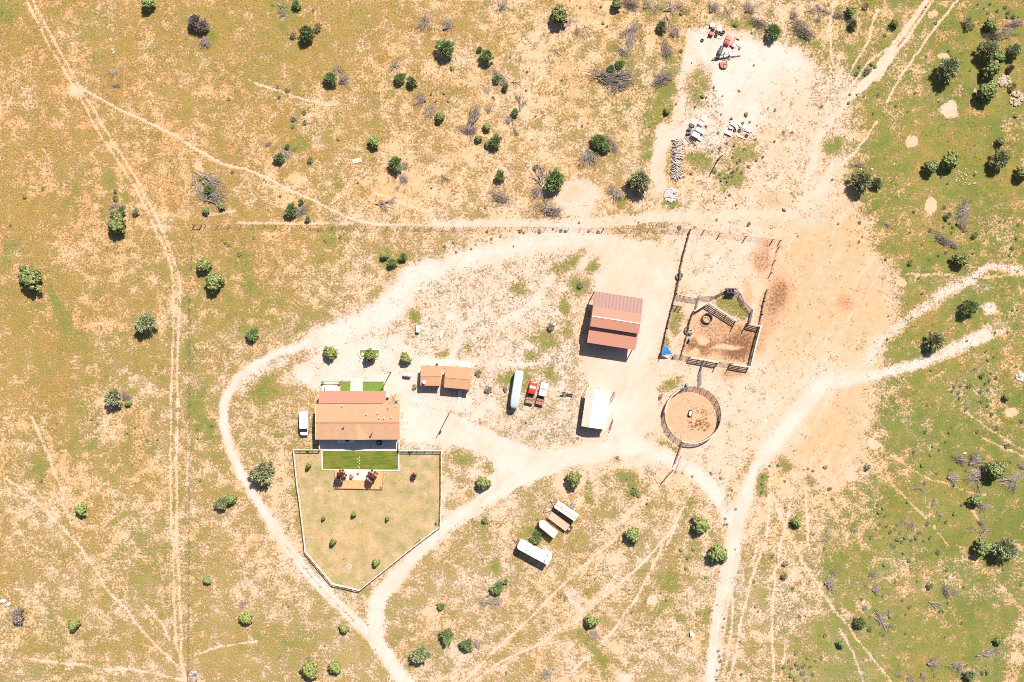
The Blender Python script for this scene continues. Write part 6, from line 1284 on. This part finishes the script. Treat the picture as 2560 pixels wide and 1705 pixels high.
for line in SMALL.replace('\n','|').split('|'):
    key, vals = line.split(':'); c, r = map(int, key.split(','))
    for v in vals.split(' '):
        x, y, rad = map(float, v.split(','))
        if rad < 4: continue
        R_ = rad/(2.627 if (c,r)==(4,4) else K)*M_PX*1.15; p = T(c,r,x,y,R_)
        kk = 'L' if (c,r,x) in ((3,1,1550.0),) or (R.random() < .15 and c < 4) else ('J' if R.random() < .15 else 'S')
        SHR.append((R_, p.x, p.y, R.choice(CROWNS[kk]), R.uniform(0,6.28)))
SHR.sort(key=lambda q: -q[0])
for R_, x, y, me, a_ in SHR[:285]:
    o = bpy.data.objects.new('shrub', me); COL.objects.link(o); o.location = (x,y,-R_*.3); o.scale = (R_,R_,R_*.7); o.rotation_euler = (0,0,a_)
    tag(o, 'small round shrub dotted over the rangeland', 'shrub', 'small shrubs on the rangeland')
VV = []
for R_, x, y, me, a_ in SHR[285:]:
    co_ = np.empty(len(me.vertices)*3, np.float32); me.vertices.foreach_get('co', co_); co_ = co_.reshape(-1,3)*[R_,R_,R_*.95]
    VV.append(np.stack([co_[:,0]*math.cos(a_)-co_[:,1]*math.sin(a_)+x, co_[:,0]*math.sin(a_)+co_[:,1]*math.cos(a_)+y, co_[:,2]-R_*.3], 1))
VV = np.concatenate(VV); me = np_mesh('weeds', VV, np.arange(len(VV)).reshape(-1,4), LEAF['S']); o = bpy.data.objects.new('weeds', me); COL.objects.link(o)
tag(o, 'tiny weeds too many to count, scattered between the shrubs', 'weeds', None, 'stuff')
for c,r,x,y,rr_,lab in ((3,1,1550,1000,24,'vivid lime bush above the corral, right of the other'),(3,1,1180,955,15,'small lime bush above the corral, left of the other')): place('L',c,r,x,y,rr_,label=lab)
# dead brush
m_brush = rand_mat('dead_branch', [(0.11,0.08,0.07),(0.25,0.19,0.16),(0.36,0.285,0.24),(0.18,0.14,0.12),(0.48,0.41,0.35)], .9)
def brush_mesh(seed, kind):
    rr = random.Random(seed); b = MB()
    def branch(p, a, l_, r_, z, lift=0.0, depth=0):
        n_ = 4; pts = [Vector((p[0],p[1],z))]; aa = a; q = Vector((p[0],p[1],z))
        for i in range(n_):
            aa += rr.uniform(-.28,.28); q = q + Vector((math.cos(aa)*l_/n_, math.sin(aa)*l_/n_, lift*l_/n_ + rr.uniform(-.03,.03))); q.z = max(q.z, .02); pts.append(q.copy())
        b.tube(pts, [r_*(1-.17*i) for i in range(n_+1)], 4, cap=False)
        if depth < 2:
            for i in (1,2,3):
                for _ in range(1 if depth else 2):
                    branch(pts[i], aa + rr.choice((-1,1))*rr.uniform(.35,.9), l_*rr.uniform(.3,.55), r_*.55, pts[i].z, lift + rr.uniform(-.15,.2), depth+1) if rr.random() < .75 else None
    if kind == 'fan':
        for k in range(20): branch((-.75+rr.uniform(-.08,.08), rr.uniform(-.12,.12)), rr.uniform(-.85,.85), rr.uniform(.9,1.6), rr.uniform(.02,.034), rr.uniform(.05,.3), rr.uniform(-.05,.25))
    elif kind == 'heap':
        for k in range(60):
            x, y = rr.gauss(-.35,.3), rr.gauss(0,.33); branch((x,y), rr.gauss(0,.4)+(math.pi if rr.random()<.3 else 0), rr.uniform(.6,1.2), rr.uniform(.018,.036), rr.uniform(.05,.45)*(1-min(1,abs(y))*.6), 0, 1)
    elif kind == 'star':
        for k in range(24): branch((rr.uniform(-.15,.15), rr.uniform(-.15,.15)), k*.39+rr.uniform(-.2,.2), rr.uniform(.6,1.05), rr.uniform(.018,.03), rr.uniform(.05,.3), rr.uniform(0,.5))
    elif kind == 'tree':
        for k in range(3): branch((-.95,0), rr.uniform(-.4,.4), 1.9, .045, .08, rr.uniform(0,.12))
    me = bpy.data.meshes.new('branches'); me.from_pydata(b.v, [], b.f); me.update(); me.materials.append(m_brush); return me
BR = {k: [brush_mesh(31*i+len(k)*7, k) for i in range(4)] for k in ('fan','heap','star','tree')}
def brush(kind, c, r, x, y, rad, ang, sq=1.0):
    k = 2.627 if (c,r)==(4,4) else K; R_ = rad/k*M_PX; p = T(c,r,x,y,R_*.2)
    o = bpy.data.objects.new({'fan':'brush_pile','heap':'brush_pile','star':'dead_bush','tree':'fallen_tree'}[kind], R.choice(BR[kind])); COL.objects.link(o)
    o.location = (p.x,p.y,0); o.scale = (R_*.9,R_*sq*.9,R_*.85); o.rotation_euler = (0,0,math.radians(ang))
    sx, sy = px(c,r,x,y,k); big = 'large ' if R_ > 2.4 else 'small ' if R_ < 1.3 else ''
    register(o, big + {'fan':'fan of dead grey branches','heap':'tangled heap of cut grey branches','star':'bare dead bush','tree':'fallen dead tree'}[kind], {'fan':'brush pile','heap':'brush pile','star':'dead bush','tree':'fallen tree'}[kind], sx, sy, R_, 'dead brush on the range')
BRUSH = """0,0,fan,1285,835,58,-90;0,0,heap,1345,985,52,-10;1,0,fan,10,480,95,-70;1,0,tree,900,80,90,-35;1,0,fan,1600,900,105,30;1,0,star,1540,800,90,90;1,0,star,2190,755,85,30;2,0,tree,30,430,50,-60;2,0,star,185,250,120,80;2,0,fan,430,270,105,55;2,0,fan,1070,50,90,60;2,0,tree,1845,255,80,40;
2,0,heap,1930,345,50,80;2,0,tree,2050,330,70,-50;2,0,heap,1060,910,120,-55;2,0,tree,1220,920,70,20;2,0,fan,120,1140,95,170;2,0,star,240,1270,95,0;2,0,heap,745,1320,150,70;2,0,heap,680,1490,100,-5;2,0,fan,910,1250,70,80;2,0,tree,1280,1180,110,85;2,0,fan,1150,1370,90,-120;2,0,heap,1225,1525,45,-60;2,0,tree,1690,600,60,-60;2,0,heap,2290,890,160,-20;2,0,tree,880,1050,50,-30;
3,0,heap,80,870,190,-5;3,0,heap,110,960,120,30;3,0,heap,210,60,110,-30;3,0,fan,370,40,80,60;3,0,tree,700,90,150,10;3,0,tree,480,110,90,40;3,0,tree,620,240,120,-80;3,0,fan,690,370,95,-120;3,0,heap,210,330,100,30;3,0,heap,200,440,100,70;3,0,heap,110,595,80,-35;3,0,heap,605,580,105,-75;3,0,heap,590,895,135,20;3,0,fan,1145,75,100,50;3,0,tree,1290,130,75,-80;3,0,fan,1560,75,100,50;3,0,heap,1680,270,110,-25;3,0,fan,2060,155,75,55;
3,0,heap,2190,350,150,-30;3,0,tree,2260,70,110,40;3,0,heap,2130,270,70,70;3,0,star,310,290,30,0;4,0,heap,250,185,75,-10;4,0,fan,375,240,80,-85;4,0,tree,2080,300,130,60;4,0,heap,2030,410,110,-10;4,0,tree,2190,400,100,30;4,0,heap,2270,265,95,10;4,0,tree,30,110,100,-45;
0,1,star,1310,810,80,0;0,1,heap,1400,820,60,40;0,1,heap,2290,620,100,-70;1,1,heap,80,520,150,-30;1,1,heap,120,680,140,10;1,1,tree,110,720,130,5;1,1,heap,740,80,45,30;1,1,tree,890,140,70,-60;1,1,fan,940,220,95,-60;1,1,tree,1020,150,50,20;1,1,fan,2300,330,80,50;1,1,fan,2290,490,85,-40;1,1,star,2212,600,38,0;1,1,heap,1130,840,95,35;1,1,tree,1505,935,80,-5;1,1,tree,2070,770,130,0;
2,1,heap,1050,700,110,-20;2,1,tree,1450,470,150,125;2,1,tree,1550,440,120,80;2,1,fan,1460,640,110,-130;2,1,heap,1640,840,140,-5;2,1,tree,1560,740,70,100;2,1,heap,2290,50,80,-40;2,1,fan,2070,240,140,-70;2,1,tree,2330,140,80,-35;2,1,fan,2330,620,80,160;2,1,tree,700,20,40,-80;2,1,tree,400,480,70,-50;
3,1,heap,0,110,60,80;3,1,fan,40,660,105,-50;4,1,heap,470,330,70,-5;4,1,heap,790,1015,48,-20;4,1,fan,1660,860,110,-150;4,1,fan,1660,980,110,20;4,1,heap,1430,1180,105,-30;4,1,heap,1550,1240,80,-20;4,1,tree,1690,780,90,60;0,2,fan,1640,590,110,10;0,2,tree,1720,455,60,10;0,2,fan,1440,1410,85,60;
1,3,tree,230,1200,60,50;1,4,tree,430,690,75,55;4,2,heap,2310,1190,40,0;4,3,heap,1640,600,95,-40;4,3,fan,1790,570,120,50;4,3,fan,1545,780,90,10;4,3,heap,1830,770,120,10;4,3,tree,1830,880,100,-100;4,3,heap,2250,790,120,10;4,3,fan,2230,890,80,-110;4,3,heap,2330,660,55,-20;4,3,tree,1130,912,75,5;4,3,tree,1225,945,50,-10;4,3,star,1212,860,34,0;4,3,tree,1380,1215,65,-60;4,3,fan,1880,1110,80,-40;
4,3,star,985,1280,55,0;4,3,star,1065,1350,58,0;4,3,tree,60,1480,100,30;4,3,star,390,1395,38,0;4,3,heap,1870,1320,50,-40;4,3,tree,1900,1430,90,50;4,3,tree,1750,1390,60,30;4,3,star,1320,1050,28,0;4,3,star,1310,1105,24,0;4,3,tree,2110,1170,40,60;4,4,star,355,195,38,0;4,4,fan,380,285,42,20;4,4,star,310,268,20,0;4,4,star,225,250,18,0;4,4,fan,75,245,52,10;4,4,star,95,180,30,0;
4,4,heap,400,475,42,-60;4,4,tree,430,490,75,-10;4,4,tree,225,480,36,20;4,4,star,460,440,28,0;4,4,heap,840,305,48,-60;4,4,star,895,310,28,0;4,4,tree,765,382,52,-15;4,4,fan,750,765,55,20;4,4,fan,910,800,52,-110;4,4,heap,1110,710,55,10;4,4,star,1175,700,28,0;4,4,heap,535,855,24,-20;4,4,star,605,875,30,0;4,4,fan,685,860,36,-60;4,4,tree,1030,795,26,-20;4,4,tree,1115,805,28,-60;4,4,star,1020,845,30,20;
0,4,star,2240,1490,50,0;2,4,heap,940,640,85,5;2,4,fan,860,670,60,180;2,4,fan,1020,650,60,20;2,4,fan,775,1125,78,40;2,4,fan,2125,1020,70,-110;2,4,fan,1580,1470,78,-70;2,4,tree,190,1180,50,60;2,4,star,640,1150,60,0;3,3,star,2100,1290,30,0;4,3,star,420,1410,20,0;1,0,heap,900,180,30,10;3,0,heap,2340,230,40,0;1,4,heap,1200,1430,50,-60"""
for rec in BRUSH.replace('\n','').split(';'):
    c, r, k, x, y, rad, ang = rec.split(','); brush(k, int(c), int(r), float(x), float(y), float(rad), float(ang), .75 if k == 'heap' else 1)
# green tangles growing through the largest heaps
for c,r,x,y,rad in ((1,1,40,610,60),(3,0,60,740,60),(2,1,2250,120,60),(2,0,1100,1000,40),(2,0,1000,900,45),(4,0,2010,340,44)): place('G',c,r,x,y,rad)
# labels that single each one out
groups = {}
for o, base, sx, sy, sz in NAMED: groups.setdefault((base, where(sx, sy)), []).append((o, sx, sy, sz))
ORD = ['','second','third','fourth','fifth','sixth','seventh','eighth']
for (base, wh), lst in groups.items():
    if len(lst) == 1: lst[0][0]['label'] = base + ' ' + wh; continue
    spanx = max(q[1] for q in lst)-min(q[1] for q in lst); spany = max(q[2] for q in lst)-min(q[2] for q in lst); ax = 1 if spanx >= spany else 2
    lst.sort(key=lambda q: q[ax]); f, e = ('leftmost','rightmost') if ax == 1 else ('topmost','lowest'); side = 'from the left' if ax == 1 else 'from the top'
    for i, q in enumerate(lst):
        w_ = f if i == 0 else e if i == len(lst)-1 else ORD[i] + ' ' + side
        q[0]['label'] = (f'{w_} {base} {wh}' if i in (0, len(lst)-1) else f'{base} {wh}, {w_}')

# ------------------------------------------------------------------ grass tufts: real blades over the whole view
g = np.random.default_rng(9); NT = 340000
tx = g.uniform(-134,134,NT); ty = g.uniform(-92,92,NT)
ix = np.clip(((tx+136)/272*800).round().astype(int)+8, 0, len(XC)-1); iy = np.clip(((ty+94)/188*560).round().astype(int)+8, 0, len(YC)-1)
cvv = cover[iy,ix]; grv = green[iy,ix]
dens = np.where(cvv > .12, .25+.75*np.clip(1.1-cvv, 0, 1), .012)*np.clip(cvv*1.6, .012 if True else 0, 1); dens = np.where(cvv < .02, 0.0, dens)*np.where(cvv < .24, .18, 1)
clump = vnoise(tx/.1, ty/.1, 60, 77, 3)
hx = (tx > -48.5) & (tx < -27.4) & (ty > -33) & (ty < -11.8); dens[hx] = 0; dens = dens*(1-.93*mown[iy,ix])
keep_ = g.random(NT) < dens*np.clip((clump-.25)*2.2, .15, 1.2)*.8
tx, ty, grv, cvv = tx[keep_], ty[keep_], grv[keep_], cvv[keep_]
n_ = len(tx); NB = 5
a = g.uniform(0, 2*np.pi, (n_, NB)); s = (g.uniform(.10,.26,(n_,1))*np.where(cvv<.5,1.15,1)[:,None]); ln = s*g.uniform(.7,1.2,(n_,NB)); hz = s*g.uniform(.5,1.1,(n_,NB))
ox, oy = np.cos(a), np.sin(a)
base = np.stack([tx[:,None]+ox*.02, ty[:,None]+oy*.02, np.full((n_,NB), -.01)], -1)
tip = base + np.stack([ox*ln, oy*ln, hz], -1); wv = np.stack([-oy*s*.45, ox*s*.45, np.full((n_,NB), .02)], -1)
V = np.stack([base-wv*.6, base+wv*.6, tip], 2)
gs = (grv + g.normal(0,.22,n_)) > .48
for nm, sel, cols, lab in (('dry_grass', ~gs, [(0.21,0.155,0.045),(0.32,0.24,0.075),(0.26,0.20,0.06),(0.38,0.29,0.11)], 'dry olive grass tufts over the range'), ('green_grass', gs, [(0.10,0.135,0.025),(0.16,0.20,0.035),(0.21,0.23,0.05),(0.125,0.16,0.03)], 'fresh green grass tufts over the range')):
    W_ = V[sel].reshape(-1,3); me = np_mesh(nm, W_, np.arange(len(W_)).reshape(-1,3), rand_mat(nm+'_blade', cols, .9)); o = bpy.data.objects.new(nm, me); COL.objects.link(o); tag(o, lab, 'grass', None, 'stuff')
